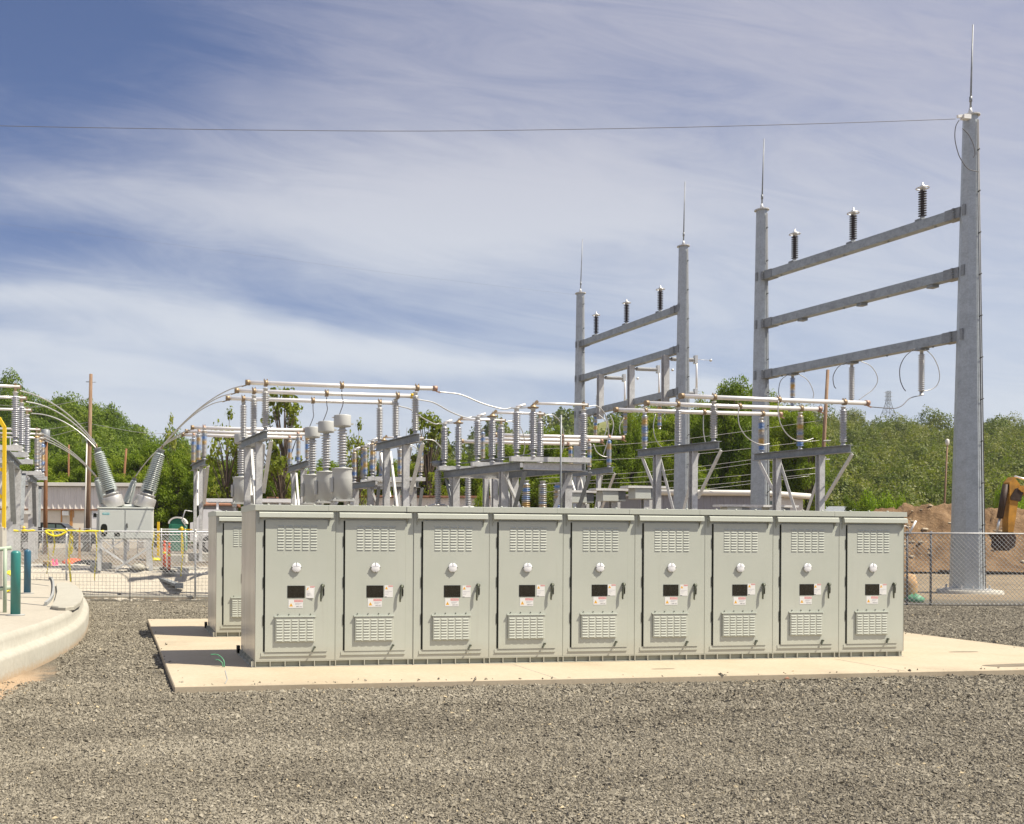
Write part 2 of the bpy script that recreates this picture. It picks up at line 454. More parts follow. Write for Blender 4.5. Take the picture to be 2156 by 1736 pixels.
def gravel_mat():
    m = NT('crushed_grey_gravel')
    p = m.geo()
    vo = m.node('ShaderNodeTexVoronoi'); vo.inputs['Scale'].default_value = 38.0; m.link(p, vo.inputs['Vector'])
    ve = m.node('ShaderNodeTexVoronoi', feature='DISTANCE_TO_EDGE'); ve.inputs['Scale'].default_value = 38.0; m.link(p, ve.inputs['Vector'])
    n = m.noise(p, 0.35, 6, 0.6); n2 = m.noise(p, 3.5, 5, 0.65)
    sep = m.node('ShaderNodeSeparateColor'); m.link(vo.outputs['Color'], sep.inputs[0])
    stone = m.ramp(sep.outputs[0], [(0.0, (0.10, 0.09, 0.07)), (0.5, (0.18, 0.163, 0.127)), (0.85, (0.25, 0.227, 0.178)), (1.0, (0.33, 0.296, 0.227))])
    stone = m.mix(m.ramp(ve.outputs['Distance'], [(0.0, (1,1,1)), (0.10, (0,0,0))]), stone, (0.08, 0.07, 0.055))
    stone = m.mix(m.ramp(n2, [(0.35, (0,0,0)), (0.75, (0.45,0.45,0.45))]), stone, (0.17, 0.155, 0.125))
    # pale graded stone and dirt beyond the fence, by where it lies on the site
    sx = m.node('ShaderNodeSeparateXYZ'); m.link(p, sx.inputs[0])
    zc = m.math('ADD', m.math('MULTIPLY', sx.outputs[0], SA), m.math('MULTIPLY', sx.outputs[1], CA))
    zc = m.math('ADD', zc, m.math('MULTIPLY', m.math('SUBTRACT', n2, 0.5), 2.2))
    def band(a, b, v):
        nd = m.node('ShaderNodeMapRange', interpolation_type='SMOOTHSTEP')
        nd.inputs['From Min'].default_value = a; nd.inputs['From Max'].default_value = b; m.link(v, nd.inputs['Value']); return nd.outputs[0]
    pale = m.ramp(n, [(0.3, (0.52, 0.47, 0.38)), (0.7, (0.62, 0.57, 0.48))])
    dirt = m.ramp(m.noise(p, 1.2, 7, 0.65), [(0.3, (0.15, 0.125, 0.095)), (0.5, (0.235, 0.20, 0.155)), (0.7, (0.36, 0.32, 0.25))])
    xr = band(8.0, 12.0, sx.outputs[0])
    tan = m.ramp(m.noise(p, 0.5, 6, 0.6), [(0.3, (0.23, 0.18, 0.12)), (0.7, (0.36, 0.29, 0.20))])
    far = m.mix(xr, dirt, tan)
    zone = m.math('MULTIPLY', band(29.7, 29.9, zc), m.math('SUBTRACT', 1.0, band(34.0, 35.5, zc)))
    zone = m.math('MULTIPLY', zone, m.math('SUBTRACT', 1.0, xr))
    c = m.mix(band(31.5, 33.5, zc), stone, far)
    c = m.mix(zone, c, pale)
    # sandy spill along the round concrete base
    sp = m.math('ADD', m.math('MULTIPLY', sx.outputs[0], 0.982), m.math('MULTIPLY', sx.outputs[1], -0.187))
    spill = m.math('SUBTRACT', 1.0, band(-3.72, -3.42, m.math('ADD', sp, m.math('MULTIPLY', m.math('SUBTRACT', n2, 0.5), 0.9))))
    spill = m.math('MULTIPLY', spill, m.math('SUBTRACT', 1.0, band(13.6, 15.6, sx.outputs[1])))
    c = m.mix(spill, c, m.ramp(n2, [(0.3, (0.42, 0.30, 0.19)), (0.7, (0.52, 0.39, 0.26))]))
    m.base(c); m.set(0.95, 0, 0.15)
    h = m.math('MULTIPLY', ve.outputs['Distance'], 1.0)
    m.bump(h, 0.9, 0.03)
    return m.mat
M['gravel'] = gravel_mat()

xs = np.unique(np.concatenate([np.linspace(-900, -60, 15), np.linspace(-60, -14, 24), np.linspace(-14, 40, 109), np.linspace(40, 120, 33), np.linspace(120, 1000, 15)]))
ys = np.unique(np.concatenate([np.linspace(-300, -4, 8), np.linspace(-4, 60, 129), np.linspace(60, 140, 33), np.linspace(140, 1200, 16)]))
GX, GY = np.meshgrid(xs, ys)
V = np.stack([GX, GY, ground_h(GX, GY)], -1).reshape(-1, 3)
nx = len(xs)
ii, jj = np.meshgrid(np.arange(nx - 1), np.arange(len(ys) - 1))
b0 = (jj * nx + ii).ravel()
Fq = np.stack([b0, b0 + 1, b0 + nx + 1, b0 + nx], 1)
ground = link('ground', numpy_mesh('ground', V, Fq, [M['gravel']], True))
tag(ground, 'grey crushed stone yard with tan dirt beyond the fences', 'ground', kind='structure')

# ---- loose crushed stone on the near part of the yard
def stone_mesh():
    r = np.random.default_rng(3)
    base = np.array([[1,0,0],[-1,0,0],[0,1,0],[0,-1,0],[0,0,1],[0,0,-1]], float)
    fc = np.array([[0,2,4],[2,1,4],[1,3,4],[3,0,4],[2,0,5],[1,2,5],[3,1,5],[0,3,5]])
    P = []
    def scatter(n, fn):
        x, y = fn(n); P.append(np.stack([x, y], 1))
    def frustum(n, y0, y1, pl, pr):          # evenly over the ground between two depths and two picture columns
        zc = np.sqrt(r.uniform(y0**2, y1**2, n)); u = (r.uniform(pl, pr, n) - PX) / F
        return zc * (u * CA + SA), zc * (CA - u * SA)
    scatter(180000, lambda n: frustum(n, 5.6, 9.5, -420, 2600))
    scatter(100000, lambda n: frustum(n, 9.5, 13.2, -300, 2600)); scatter(34000, lambda n: frustum(n, 13.2, 15.6, 440, 2600))
    scatter(34000, lambda n: frustum(n, 13.2, 29.0, 120, 470))
    scatter(42000, lambda n: frustum(n, 15.6, 29.3, 1850, 2500))
    XY = np.concatenate(P)
    x, y = XY[:, 0], XY[:, 1]
    keep = ~((x > 0.73) & (x < 16.02) & (y > 12.42) & (y < 22.6))
    edge = np.minimum(np.minimum(x - 0.76, y - 12.45), 16 - x)
    keep |= (edge > 0.01) & (r.random(len(x)) < 0.05 * np.exp(-np.maximum(edge, 0) / 0.10)) & (y < 22.3)
    keep &= ~inside_base(x, y)
    keep &= ~((0.982 * x - 0.187 * y < -3.58 + 0.25 * (r.random(len(x)) - 0.5)) & (y < 14.8) & (r.random(len(x)) < 0.93))
    XY = XY[keep]; n = len(XY)
    zc = XY[:, 0] * SA + XY[:, 1] * CA
    s = r.uniform(0.006, 0.0135, n) * (1 + 1.2 * (r.random(n) ** 7)) * np.clip(zc / 10.0, 0.85, 1.5)
    A = base[None] * (0.55 + 0.75 * r.random((n, 6, 1))) + r.normal(0, 0.28, (n, 6, 3))
    ang = r.uniform(0, 2 * np.pi, n); c_, s_ = np.cos(ang), np.sin(ang)
    A = np.stack([A[..., 0] * c_[:, None] - A[..., 1] * s_[:, None], A[..., 0] * s_[:, None] + A[..., 1] * c_[:, None], A[..., 2] * 0.8], -1)
    A = A * s[:, None, None]
    A[..., 0] += XY[:, 0:1]; A[..., 1] += XY[:, 1:2]
    A[..., 2] += (ground_h(XY[:, 0], XY[:, 1]) + s * 0.35)[:, None]
    onpad = (XY[:, 0] > 0.74) & (XY[:, 0] < 16.0) & (XY[:, 1] > 12.44) & (XY[:, 1] < 22.4)
    A[..., 2] += np.where(onpad, 0.08, 0.0)[:, None]
    Fc = (fc[None] + (np.arange(n) * 6)[:, None, None]).reshape(-1, 3)
    pat = np.array([mnoise.fractal(Vector((a_ * 0.45, b_ * 1.15, 3.0)), 0.9, 2.0, 4) for a_, b_ in XY]) + 0.16 * np.sin(XY[:, 1] * 2.3 + XY[:, 0] * 0.12) * (np.sin(XY[:, 1] * 0.9) > 0.2)
    f = np.clip(0.5 + 0.40 * pat + r.normal(0, 0.27, n), 0, 0.999)
    tone = np.array([3, 1, 1, 0, 0, 0, 2, 2])[(f * 8).astype(int)]; tone[r.random(n) < 0.008] = 4
    return A.reshape(-1, 3), Fc, np.repeat(tone, 8)
STONE = [simple('stone_tone_%d' % i, c, 0.9, 0, 0.25, 30.0, 0.25) for i, c in enumerate(
    [(0.255, 0.230, 0.178), (0.212, 0.190, 0.147), (0.31, 0.282, 0.222), (0.15, 0.134, 0.104), (0.48, 0.40, 0.26)])]

# ---- pale round concrete base at the edge of the yard
BASE_H = 0.60
_pb = [(-420, 1640), (-160, 1515), (-40, 1462), (0, 1440), (61, 1414), (115, 1388.5), (158, 1362), (179, 1339), (186.5, 1316), (185, 1297), (172, 1276), (150, 1262), (115, 1251), (60, 1245), (-80, 1240), (-420, 1236)]
BASE_OUT = [onz(x, y, 0.0) for x, y in _pb]
def inside_base(x, y):
    x = np.asarray(x); y = np.asarray(y); c = np.zeros(x.shape, bool)
    n = len(BASE_OUT)
    for i in range(n):
        a, b = BASE_OUT[i], BASE_OUT[(i + 1) % n]
        cr = ((a.y > y) != (b.y > y)) & (x < (b.x - a.x) * (y - a.y) / (b.y - a.y + 1e-12) + a.x)
        c ^= cr
    return c
def spline(pts, k=6):
    out = []
    n = len(pts)
    for i in range(n - 1):
        p0, p1, p2, p3 = pts[max(i-1, 0)], pts[i], pts[i+1], pts[min(i+2, n-1)]
        for j in range(k):
            t = j / k
            out.append(0.5 * ((2*p1) + (p2-p0)*t + (2*p0-5*p1+4*p2-p3)*t*t + (3*p1-p0-3*p2+p3)*t**3))
    out.append(pts[-1]); return out
def inset(path, d):
    out = []
    for i, p in enumerate(path):
        t = (path[min(i+1, len(path)-1)] - path[max(i-1, 0)]); t.z = 0; t.normalize()
        out.append(p + Vector((-t.y, t.x, 0)) * d)
    return out
path = spline(BASE_OUT, 6)
prof = [(0.0, -0.05), (0.0, 0.28), (0.012, 0.315), (0.045, 0.345), (0.10, 0.365), (0.125, 0.385), (0.135, 0.50), (0.155, 0.565), (0.20, BASE_H)]
mb = MB()
rows = [[p + Vector((0, 0, z)) for p in inset(path, d)] for d, z in prof]
n = len(path)
mb.add([v for r_ in rows for v in r_], [(i*n+k, i*n+k+1, (i+1)*n+k+1, (i+1)*n+k) for i in range(len(prof)-1) for k in range(n-1)], 0, True)
base = thing('concrete_foundation', 'pale round-nosed concrete foundation beside the gravel with two blue-green bollards on top', 'foundation')
mb.build('rounded_edge', M['base_conc'], base)
top = rows[-1]
mb = MB(); mb.add(top, [tuple(range(len(top)))]); mb.build('top_slab', M['base_top'], base)
# raised cap on the nose and a grey kerb round the inner recess
cap = [onz(*q('M', x, y), BASE_H + 0.07) for x, y in ((535, 1700), (600, 1702), (680, 1690), (740, 1650), (764, 1590), (755, 1560), (700, 1510), (620, 1480), (560, 1472), (515, 1490), (520, 1560), (500, 1640), (470, 1690))]
mb = MB()
k = len(cap); cc = sum(cap, Vector()) / k
ins = [p + (cc - p).normalized() * 0.04 for p in cap]
low = [Vector((p.x, p.y, BASE_H - 0.01)) for p in cap]
mid = [Vector((p.x, p.y, BASE_H + 0.05)) for p in cap]
mb.add(low + mid + ins, [(i, (i+1)%k, k+(i+1)%k, k+i) for i in range(k)] + [(k+i, k+(i+1)%k, 2*k+(i+1)%k, 2*k+i) for i in range(k)] + [tuple(range(2*k, 3*k))])
mb.build('raised_nose_cap', M['base_conc'], base)
kerb = [onz(*q('M', x, y), BASE_H) for x, y in ((420, 1425), (462, 1440), (490, 1470), (500, 1530), (495, 1600), (470, 1650), (430, 1690))]
kp = spline(kerb, 4); kin = inset(kp, -0.05)
mb = MB(); k = len(kp)
mb.add(kp + [p + Vector((0,0,0.07)) for p in kp] + [p + Vector((0,0,0.07)) for p in kin] + kin,
       [(j*k+i, j*k+i+1, (j+1)*k+i+1, (j+1)*k+i) for j in range(3) for i in range(k-1)] + [(0, k, 2*k, 3*k), (k-1, 4*k-1, 3*k-1, 2*k-1)])
mb.build('inner_kerb', M['curb_grey'], base)
mb = MB()
for pts in (((0, 1620), (190, 1667), (420, 1690)), ((190, 1612), (450, 1618)), ((290, 1490), (450, 1510)), ((290, 1437), (450, 1462)), ((430, 1700), (530, 1703))):
    pp = [onz(*q('M', x, y), BASE_H + 0.006) for x, y in pts]
    for a, b in zip(pp, pp[1:]): mb.beam(a, b, 0.016, 0.008)
mb.build('slab_joint', M['curb_grey'], base)

Sx, Sf, St = stone_mesh()
stones = link('gravel', numpy_mesh('gravel', Sx, Sf, STONE, False, St))
tag(stones, 'loose crushed grey stone spread over the yard', 'gravel', kind='stuff')

# ---- concrete pad under the cabinets
PADZ = 0.08
mb = MB()
mb.bbox((0.76, 12.45, -0.15), (16.0, 22.45, PADZ), 0.012)
pad = thing('concrete_pad', 'long tan concrete pad carrying the switchgear cabinets', 'pad')
mb.build('slab', M['pad'], pad)
mb = MB()
for a, b in (((5.9, 12.47), (5.9, 13.9)), ((11.3, 12.47), (11.3, 13.9))):
    mb.box((a[0], a[1], PADZ), (a[0] + 0.006, b[1], PADZ + 0.0025))
mb.build('control_joint', M['curb_grey'], pad)
M['stain'] = simple('damp_stain', (0.20, 0.165, 0.115), 0.6, 0, 0.25, 5)
def blob(cx, cy, rx, ry, z, seed):
    g = random.Random(seed); k = 22
    ph = [g.uniform(0, 6.28) for _ in range(3)]
    return [(cx + rx * math.cos(a) * (1 + .18*math.sin(2*a+ph[0]) + .12*math.sin(3*a+ph[1])), cy + ry * math.sin(a) * (1 + .2*math.sin(2*a+ph[2])), z) for a in [6.2832*i/k for i in range(k)]]
mb = MB()
for (px, py, rx, ry, sd) in ((2140, 1401, 0.60, 0.16, 2), (2028, 1373, 0.24, 0.06, 3), (1395, 1409, 0.16, 0.03, 4)):
    c = onz(px, py, PADZ); bl = blob(c.x, c.y, rx, ry, PADZ + 0.003, sd)
    mb.add(bl, [tuple(range(len(bl)))])
mb.build('damp_stain', M['stain'], pad)
mb = MB()
crk = [onz(*p, PADZ + 0.004) for p in ((474, 1440), (479, 1430), (477, 1423), (474, 1412))]
for a, b in zip(crk, crk[1:]): mb.beam(a, b, 0.012, 0.004)
mb.build('crack', M['curb_grey'], pad)
# green ground lead sticking out of the crack
mb = MB()
s0 = onz(*q('G', 1838, 1335), PADZ)
mb.tube(spline([s0, s0 + Vector((-0.01, 0.02, 0.06)), s0 + Vector((-0.06, 0.05, 0.10)), s0 + Vector((-0.10, 0.08, 0.10))], 5), 0.008, 6)
mb.tube(spline([s0 + Vector((0.02, 0, 0)), s0 + Vector((0.01, 0.03, 0.10)), s0 + Vector((-0.06, 0.16, 0.16)), s0 + Vector((-0.16, 0.2, 0.16))], 5), 0.009, 6)
tag(mb.build('ground_lead', M['rope_green']), 'green coated ground lead poking out of the concrete pad', 'cable')

# clods lying along the pad edge
for (px, py, w, lab) in ((1788, 1427, 0.16, 'flat brown clod lying against the pad edge, larger one'), (1655, 1431, 0.12, 'small dark brown clod lying against the pad edge')):
    c = onz(px, py, 0.0); g = random.Random(int(px))
    mb = MB(); mb.lathe([(0.01, -0.01), (0.5*w, 0.0), (0.52*w, 0.015), (0.35*w, 0.035), (0.08*w, 0.045)], 9, 0, True)
    mb.v = [(x*(1+g.uniform(-.2,.2)), y*0.45*(1+g.uniform(-.2,.2)), z*(1+g.uniform(-.3,.3))) for x, y, z in mb.v]
    tag(mb.build('clod', M['brown_roof'], None, c), lab, 'clod')
# ================================================================ SWITCHGEAR CABINETS (local: x along the front, y depth, front face at y = 0, z up from the pad)
CW, CD, CH = 1.185, 1.55, 2.35
def louvre(mb, x0, x1, z, h=0.019, d=0.0065):     # one pressed louvre: sloped lip open at the bottom
    mb.add([(x0, 0, z+h), (x1, 0, z+h), (x1-0.004, -d, z), (x0+0.004, -d, z), (x0, 0, z), (x1, 0, z)],
           [(0,3,2,1), (3,0,4), (1,2,5), (4,5,2,3)])
def make_cabinet(first=False, last=False):
    root = thing('switchgear_cabinet', 'x', 'cabinet')
    mb = MB()
    mb.box((0.003, 0, 0.10), (CW-0.003, CD, 2.285))
    mb.build('body', M['paint'], root)
    if first:
        mb = MB(); mb.box((-0.004, 0.004, 0.10), (0.002, CD-0.004, 2.30)); mb.build('end_panel', M['side'], root)
    # roof cap overlapping its neighbour
    mb = MB()
    x0 = -0.012 if first else -0.118
    x1 = CW - 0.122
    mb.prism([(-0.045, 2.272), (-0.045, 2.350), (0.6, 2.375), (CD+0.03, 2.365), (CD+0.03, 2.272)], x0, x1, 0, 'x')
    if last: mb.prism([(-0.040, 2.275), (-0.040, 2.352), (0.6, 2.377), (CD+0.03, 2.367), (CD+0.03, 2.275)], x1+0.004, CW+0.02, 0, 'x')
    for bx in (0.18, 0.52, 0.86): mb.lathe([(0.018, 0), (0.018, 0.012), (0.009, 0.02)], 6, 0, False, (bx, -0.02, 2.350))
    mb.build('roof', M['paint'], root)
    # rain hood over the door
    mb = MB()
    a, b = 0.045, 1.135
    if last: b = CW + 0.015
    mb.prism([(0.0, 2.258), (-0.040, 2.250), (-0.060, 2.238), (-0.066, 2.176), (-0.062, 2.170), (-0.054, 2.19), (0.0, 2.19)], a, b, 0, 'x')
    mb.add([(a, 0, 2.19), (a, 0, 2.06), (a, -0.060, 2.18), (a+0.004, 0, 2.06)], [(0, 1, 2)])
    mb.add([(b-0.05, 0, 2.19), (b-0.05, 0, 2.06), (b-0.05, -0.060, 2.18)], [(0, 2, 1)])
    mb.build('rain_hood', M['paint'], root)
    # base channel with stiffener plates
    mb = MB()
    mb.box((0.0, 0.03, 0.0), (CW, CD-0.03, 0.0985), 1)
    mb.box((0.0, -0.005, 0.0), (CW, 0.029, 0.010), 0)
    mb.box((0.0, -0.005, 0.086), (CW, 0.029, 0.097), 0)
    for rx in (0.0, 0.215, 0.435, 0.65, 0.87, 1.10): mb.box((rx+0.001, -0.006, 0.0105), (rx+0.013, 0.0285, 0.0855), 0)
    if first:
        for ry in (0.02, 0.30, 0.62, 1.0, 1.35, 1.6): mb.box((-0.05, ry, 0.0), (-0.002, ry+0.014, 0.09), 0)
        mb.box((-0.05, -0.004, 0.0), (-0.002, 1.62, 0.008), 0)
        mb.box((-0.06, 1.60, 0.02), (-0.01, 1.70, 0.14), 2)
    mb.build('base_frame', [M['paint'], M['paint_in'], M['black']], root)
    # the door
    D = []
    door = MB()
    door.box((0.142, -0.012, 0.222), (1.058, -0.0005, 2.14), 0)
    dr = door.build('door', M['paint'], root)
    mb = MB()
    mb.box((0.118, -0.0035, 0.23), (0.1405, -0.0005, 2.13))
    for hz in (0.6, 1.15, 1.75): mb.box((0.110, -0.007, hz), (0.126, -0.004, hz+0.16))
    mb.build('hinge_gap', M['dark_gap'], root)
    mb = MB()
    mb.box((0.085, -0.006, 0.172), (1.06, -0.0005, 0.214)); mb.box((0.085, -0.012, 0.164), (1.06, -0.0005, 0.171))
    mb.build('door_sill', M['paint'], root)
    mb = MB()
    mb.box((1.0585, -0.003, 0.215), (1.062, -0.0005, 2.14)); mb.build('door_seam', M['paint_in'], root)
    mb = MB()
    mb.box((CW-0.004, -0.0022, 0.10), (CW+0.002, -0.0004, 2.27)); mb.build('panel_seam', M['paint_in'], root)
    mb = MB()
    for r_ in range(9):
        for c in range(5): louvre(mb, 0.318 + c*0.122, 0.318 + c*0.122 + 0.096, 1.708 + r_*0.0415)
    mb.build('vent', M['paint'], dr, (0, -0.0125, 0))
    # gauge
    g = MB()
    g.lathe([(0.060, 0.0), (0.060, 0.012)], 20, 1, True, (0.596, -0.012, 1.448), (0, -1, 0))
    rim = []
    g.lathe([(0.069, 0.012), (0.071, 0.015), (0.069, 0.022), (0.060, 0.026), (0.0, 0.026)], 24, 0, True, (0.596, -0.012, 1.448), (0, -1, 0))
    g.box((0.551, -0.0395, 1.462), (0.641, -0.0385, 1.4655), 2)
    g.box((0.590, -0.0395, 1.472), (0.602, -0.0385, 1.500), 2)
    for (dx, dz) in ((0, 0.066), (0, -0.066), (0.066, 0), (-0.066, 0)): g.box((0.596+dx-0.006, -0.0395, 1.448+dz-0.006), (0.596+dx+0.006, -0.0365, 1.448+dz+0.006), 3)
    g.build('gauge', [M['white_dial'], M['paint_in'], M['ink_pale'], M['handle']], dr)
    # viewing window
    w = MB(); w.box((0.467, -0.0155, 1.008), (0.724, -0.012, 1.184), 1); w.box((0.474, -0.0175, 1.015), (0.717, -0.0156, 1.177), 0)
    w.build('viewing_window', [M['window'], M['black']], dr)
    # danger sign under the window
    T = lambda x, z: Matrix.Translation((x, -0.0152, z)) @ Matrix.Rotation(math.pi/2, 4, 'X')
    s = MB(); s.box((0.486, -0.0140, 0.868), (0.700, -0.0120, 0.989), 0)
    s.box((0.572, -0.0147, 0.953), (0.698, -0.0141, 0.986), 1)
    s.text('DANGER', 0.027, T(0.640, 0.9695) @ Matrix.Translation((0, 0, 0)), 0)
    s.add([(0.497, -0.0147, 0.890), (0.553, -0.0147, 0.890), (0.525, -0.0147, 0.940)], [(0,1,2)], 2)
    s.add([(0.524, -0.0151, 0.926), (0.529, -0.0151, 0.912), (0.525, -0.0151, 0.912), (0.528, -0.0151, 0.897), (0.520, -0.0151, 0.915), (0.524, -0.0151, 0.915)], [(5,4,3,2,1,0)], 3)
    s.text('KEEP OUT', 0.020, T(0.645, 0.888), 3)
    for i in range(3): s.box((0.585, -0.0144, 0.934-i*0.011), (0.688-0.02*i, -0.0141, 0.938-i*0.011), 4)
    s.build('danger_sign', [M['white'], M['pink'], M['amber'], M['ink'], M['ink_pale']], dr)
    # instruction label beside the window
    s = MB(); s.box((0.742, -0.0140, 1.012), (0.872, -0.0120, 1.186), 0)
    s.box((0.802, -0.0147, 1.164), (0.871, -0.0141, 1.185), 1)
    s.text('DANGER', 0.0155, T(0.836, 1.1745), 0)
    s.add([(0.749, -0.0147, 1.128), (0.795, -0.0147, 1.128), (0.772, -0.0147, 1.170)], [(0,1,2)], 2)
    for i, wd in enumerate((0.104, 0.062, 0.046)): s.box((0.754, -0.0144, 1.094-i*0.021), (0.754+wd, -0.0141, 1.0985-i*0.021), 4)
    s.box((0.746, -0.0144, 1.014), (0.778, -0.0141, 1.021), 3)
    lb = s.build('instruction_label', [M['white'], M['pink'], M['amber'], M['ink'], M['ink_pale']], dr)
    # lever handle
    h = MB()
    h.lathe([(0.030, 0.0), (0.030, 0.02), (0.022, 0.028), (0.0, 0.028)], 14, 0, True, (1.000, -0.012, 1.178), (0, -1, 0))
    h.tube([(0.998, -0.04, 1.19), (0.986, -0.046, 1.16), (0.974, -0.048, 1.10), (0.968, -0.048, 1.03), (0.968, -0.046, 0.965)], [0.019, 0.017, 0.014, 0.013, 0.012], 8, 0)
    h.tube([(0.968, -0.046, 0.965), (0.972, -0.052, 0.955)], 0.013, 8, 0)
    h.tube([(1.008, -0.018, 1.17), (1.016, -0.022, 1.12), (1.016, -0.02, 1.035)], [0.013, 0.011, 0.009], 6, 1)
    h.build('door_handle', [M['handle'], M['black']], dr)
    # vent cover box at the foot of the door
    v = MB()
    v.bbox((0.290, -0.036, 0.368), (0.872, -0.0125, 0.728), 0.006, 0)
    v.box((0.275, -0.044, 0.728), (0.888, -0.0125, 0.736), 0); v.box((0.275, -0.020, 0.7365), (0.888, -0.0125, 0.752), 0)
    for bx in (0.33, 0.49, 0.65, 0.81): v.lathe([(0.008, 0), (0.008, 0.012)], 6, 1, False, (bx, -0.0125, 0.768), (0, -1, 0))
    vc = v.build('vent_cover', [M['paint'], M['handle']], dr)
    v = MB()
    for r_ in range(8):
        for c in range(5): louvre(v, 0.305 + c*0.113, 0.305 + c*0.113 + 0.090, 0.388 + r_*0.041)
    v.v = [(x, y-0.0365, z) for x, y, z in v.v]
    lv = v.build('louvre', M['paint'], dr)
    # padlock hasp
    p = MB()
    p.beam((0.872, -0.03, 0.292), (0.833, -0.05, 0.236), 0.018, 0.022, 0, (0,-1,0.2))
    p.lathe([(0.015, 0), (0.015, 0.03)], 10, 0, True, (0.876, -0.012, 0.296), (0, -1, 0))
    ring = [(0.824 + 0.018*math.cos(t), -0.045, 0.208 + 0.026*math.sin(t)) for t in [i*2*math.pi/12 for i in range(13)]]
    p.tube(ring, 0.0028, 5, 1, False)
    p.build('padlock_hasp', [M['handle'], M['chrome']], dr)
    return root
X0, YF = 2.015, 14.05
ORD = ['first', 'second', 'third', 'fourth', 'fifth', 'sixth', 'seventh', 'eighth', 'ninth']
def cab_label(i):
    return ['end cabinet of the front row with weathered side panel and torn door label',
            'second bay of the front cabinet row, next to the end bay with the weathered side',
            'third bay of the front cabinet row counted from the weathered end panel',
            'fourth bay of the front cabinet row, one before the middle bay',
            'middle bay of the nine grey-green cabinets in the front row',
            'sixth bay of the front cabinet row, one past the middle bay',
            'seventh bay of the front cabinet row, two before the bay facing the wide pad',
            'eighth bay of the front cabinet row, beside the bay at the open pad end',
            'last bay of the front cabinet row, standing by the wide stained end of the pad'][i]
c_first = make_cabinet(True, False); c_mid = make_cabinet(False, False); c_last = make_cabinet(False, True)
for i in range(9):
    c = c_first if i == 0 else (c_last if i == 8 else (c_mid if i == 1 else copy_tree(c_mid)))
    c.location = (X0 + i*CW, YF, PADZ); c['label'] = cab_label(i); c['group'] = 'switchgear cabinets in a row on the pad'
    c.location.y += rnd.uniform(-0.004, 0.004); c.location.z += rnd.uniform(-0.002, 0.003)
    for ch in c.children:
        if ch.name.startswith('door') and ch.children:
            ch.location = (rnd.uniform(-0.003, 0.003), rnd.uniform(-0.003, 0.0), rnd.uniform(-0.003, 0.002))
            for g_ in ch.children:
                if 'label' in g_.name or 'sign' in g_.name: g_.location = (rnd.uniform(-0.012, 0.012), 0, rnd.uniform(-0.008, 0.008)); g_.rotation_euler.y = rnd.uniform(-0.012, 0.012)
                if g_.name.startswith('padlock') or g_.name.startswith('door_handle'): g_.location = (rnd.uniform(-0.006, 0.006), 0, rnd.uniform(-0.01, 0.006)); g_.rotation_euler.y = rnd.uniform(-0.008, 0.008)
# the torn instruction label of the end bay
for ch in c_first.children:
    for g in ch.children:
        if g.name.startswith('instruction_label'):
            g['label'] = 'torn and curling instruction label'
            me = g.data
            for vtx in me.vertices:
                if vtx.co.x > 0.8 and vtx.co.z < 1.08: vtx.co.x -= 0.012; vtx.co.y -= 0.012
rear = copy_tree(c_first); rear.location = (1.89, 18.35, PADZ)
rear['label'] = 'switchgear cabinet of the rear row, mostly hidden behind the front row'; rear['group'] = 'switchgear cabinets in the rear row'
M['turret'] = simple('brushed_turret_metal', (0.50, 0.49, 0.47), 0.38, 0.45, 0.15, 5)
# ================================================================ SUBSTATION
_INS = {}
def ins_mesh(h, r, n, mat, metal='galv', seg=12, top=0.75, taper=1.0):
    key = (round(h, 2), r, n, mat, metal, seg, taper)
    if key in _INS: return _INS[key]
    mb = MB()
    f = r * top
    mb.lathe([(f*1.05, 0), (f*1.05, 0.02), (f*0.7, 0.03), (f*0.7, 0.085*h)], 10, 1)
    z0, z1 = 0.085*h, 0.915*h
    cr = 0.40 if mat == 'porcelain_dark' else 0.58
    pr = [(r*0.62, z0)]
    dz = (z1 - z0) / n
    for i in range(n):
        z = z0 + i*dz; k = 1 + (taper - 1) * (i / n)
        pr += [(r*cr*k, z + 0.08*dz), (r*k, z + 0.30*dz), (r*k, z + 0.40*dz), (r*(cr+0.02)*k, z + (0.55 if mat == 'porcelain_dark' else 0.85)*dz)]
    pr += [(r*0.6*taper, z1)]
    mb.lathe(pr, seg, 0)
    mb.lathe([(f*0.72*taper, z1), (f*0.72*taper, h - 0.03), (f*0.95*taper, h - 0.02), (f*0.95*taper, h)], 10, 1)
    _INS[key] = mb.mesh('insulator', [M[mat], M[metal]])
    return _INS[key]
def insulator(parent, p, h, r=0.105, n=18, mat='porcelain', d=(0,0,1), metal='galv', name='insulator', taper=1.0):
    o = link(name, ins_mesh(h, r, n, mat, metal, taper=taper), parent, Vector(p))
    o.rotation_mode = 'QUATERNION'; o.rotation_quaternion = Vector((0,0,1)).rotation_difference(Vector(d))
    return o
def lerp(a, b, t): return a + (b - a) * t
def curve(pts, k=6): return spline([Vector(p) for p in pts], k)
def wire(label, pts, r=0.016, mat='cable', name='jumper_cable', cat='cable', group=None, k=6):
    mb = MB(); mb.tube(curve(pts, k), r, 6)
    return tag(mb.build(name, M[mat]), label, cat, group)
ZT, ZB = 6.55, 5.02         # bus tube height, support beam height

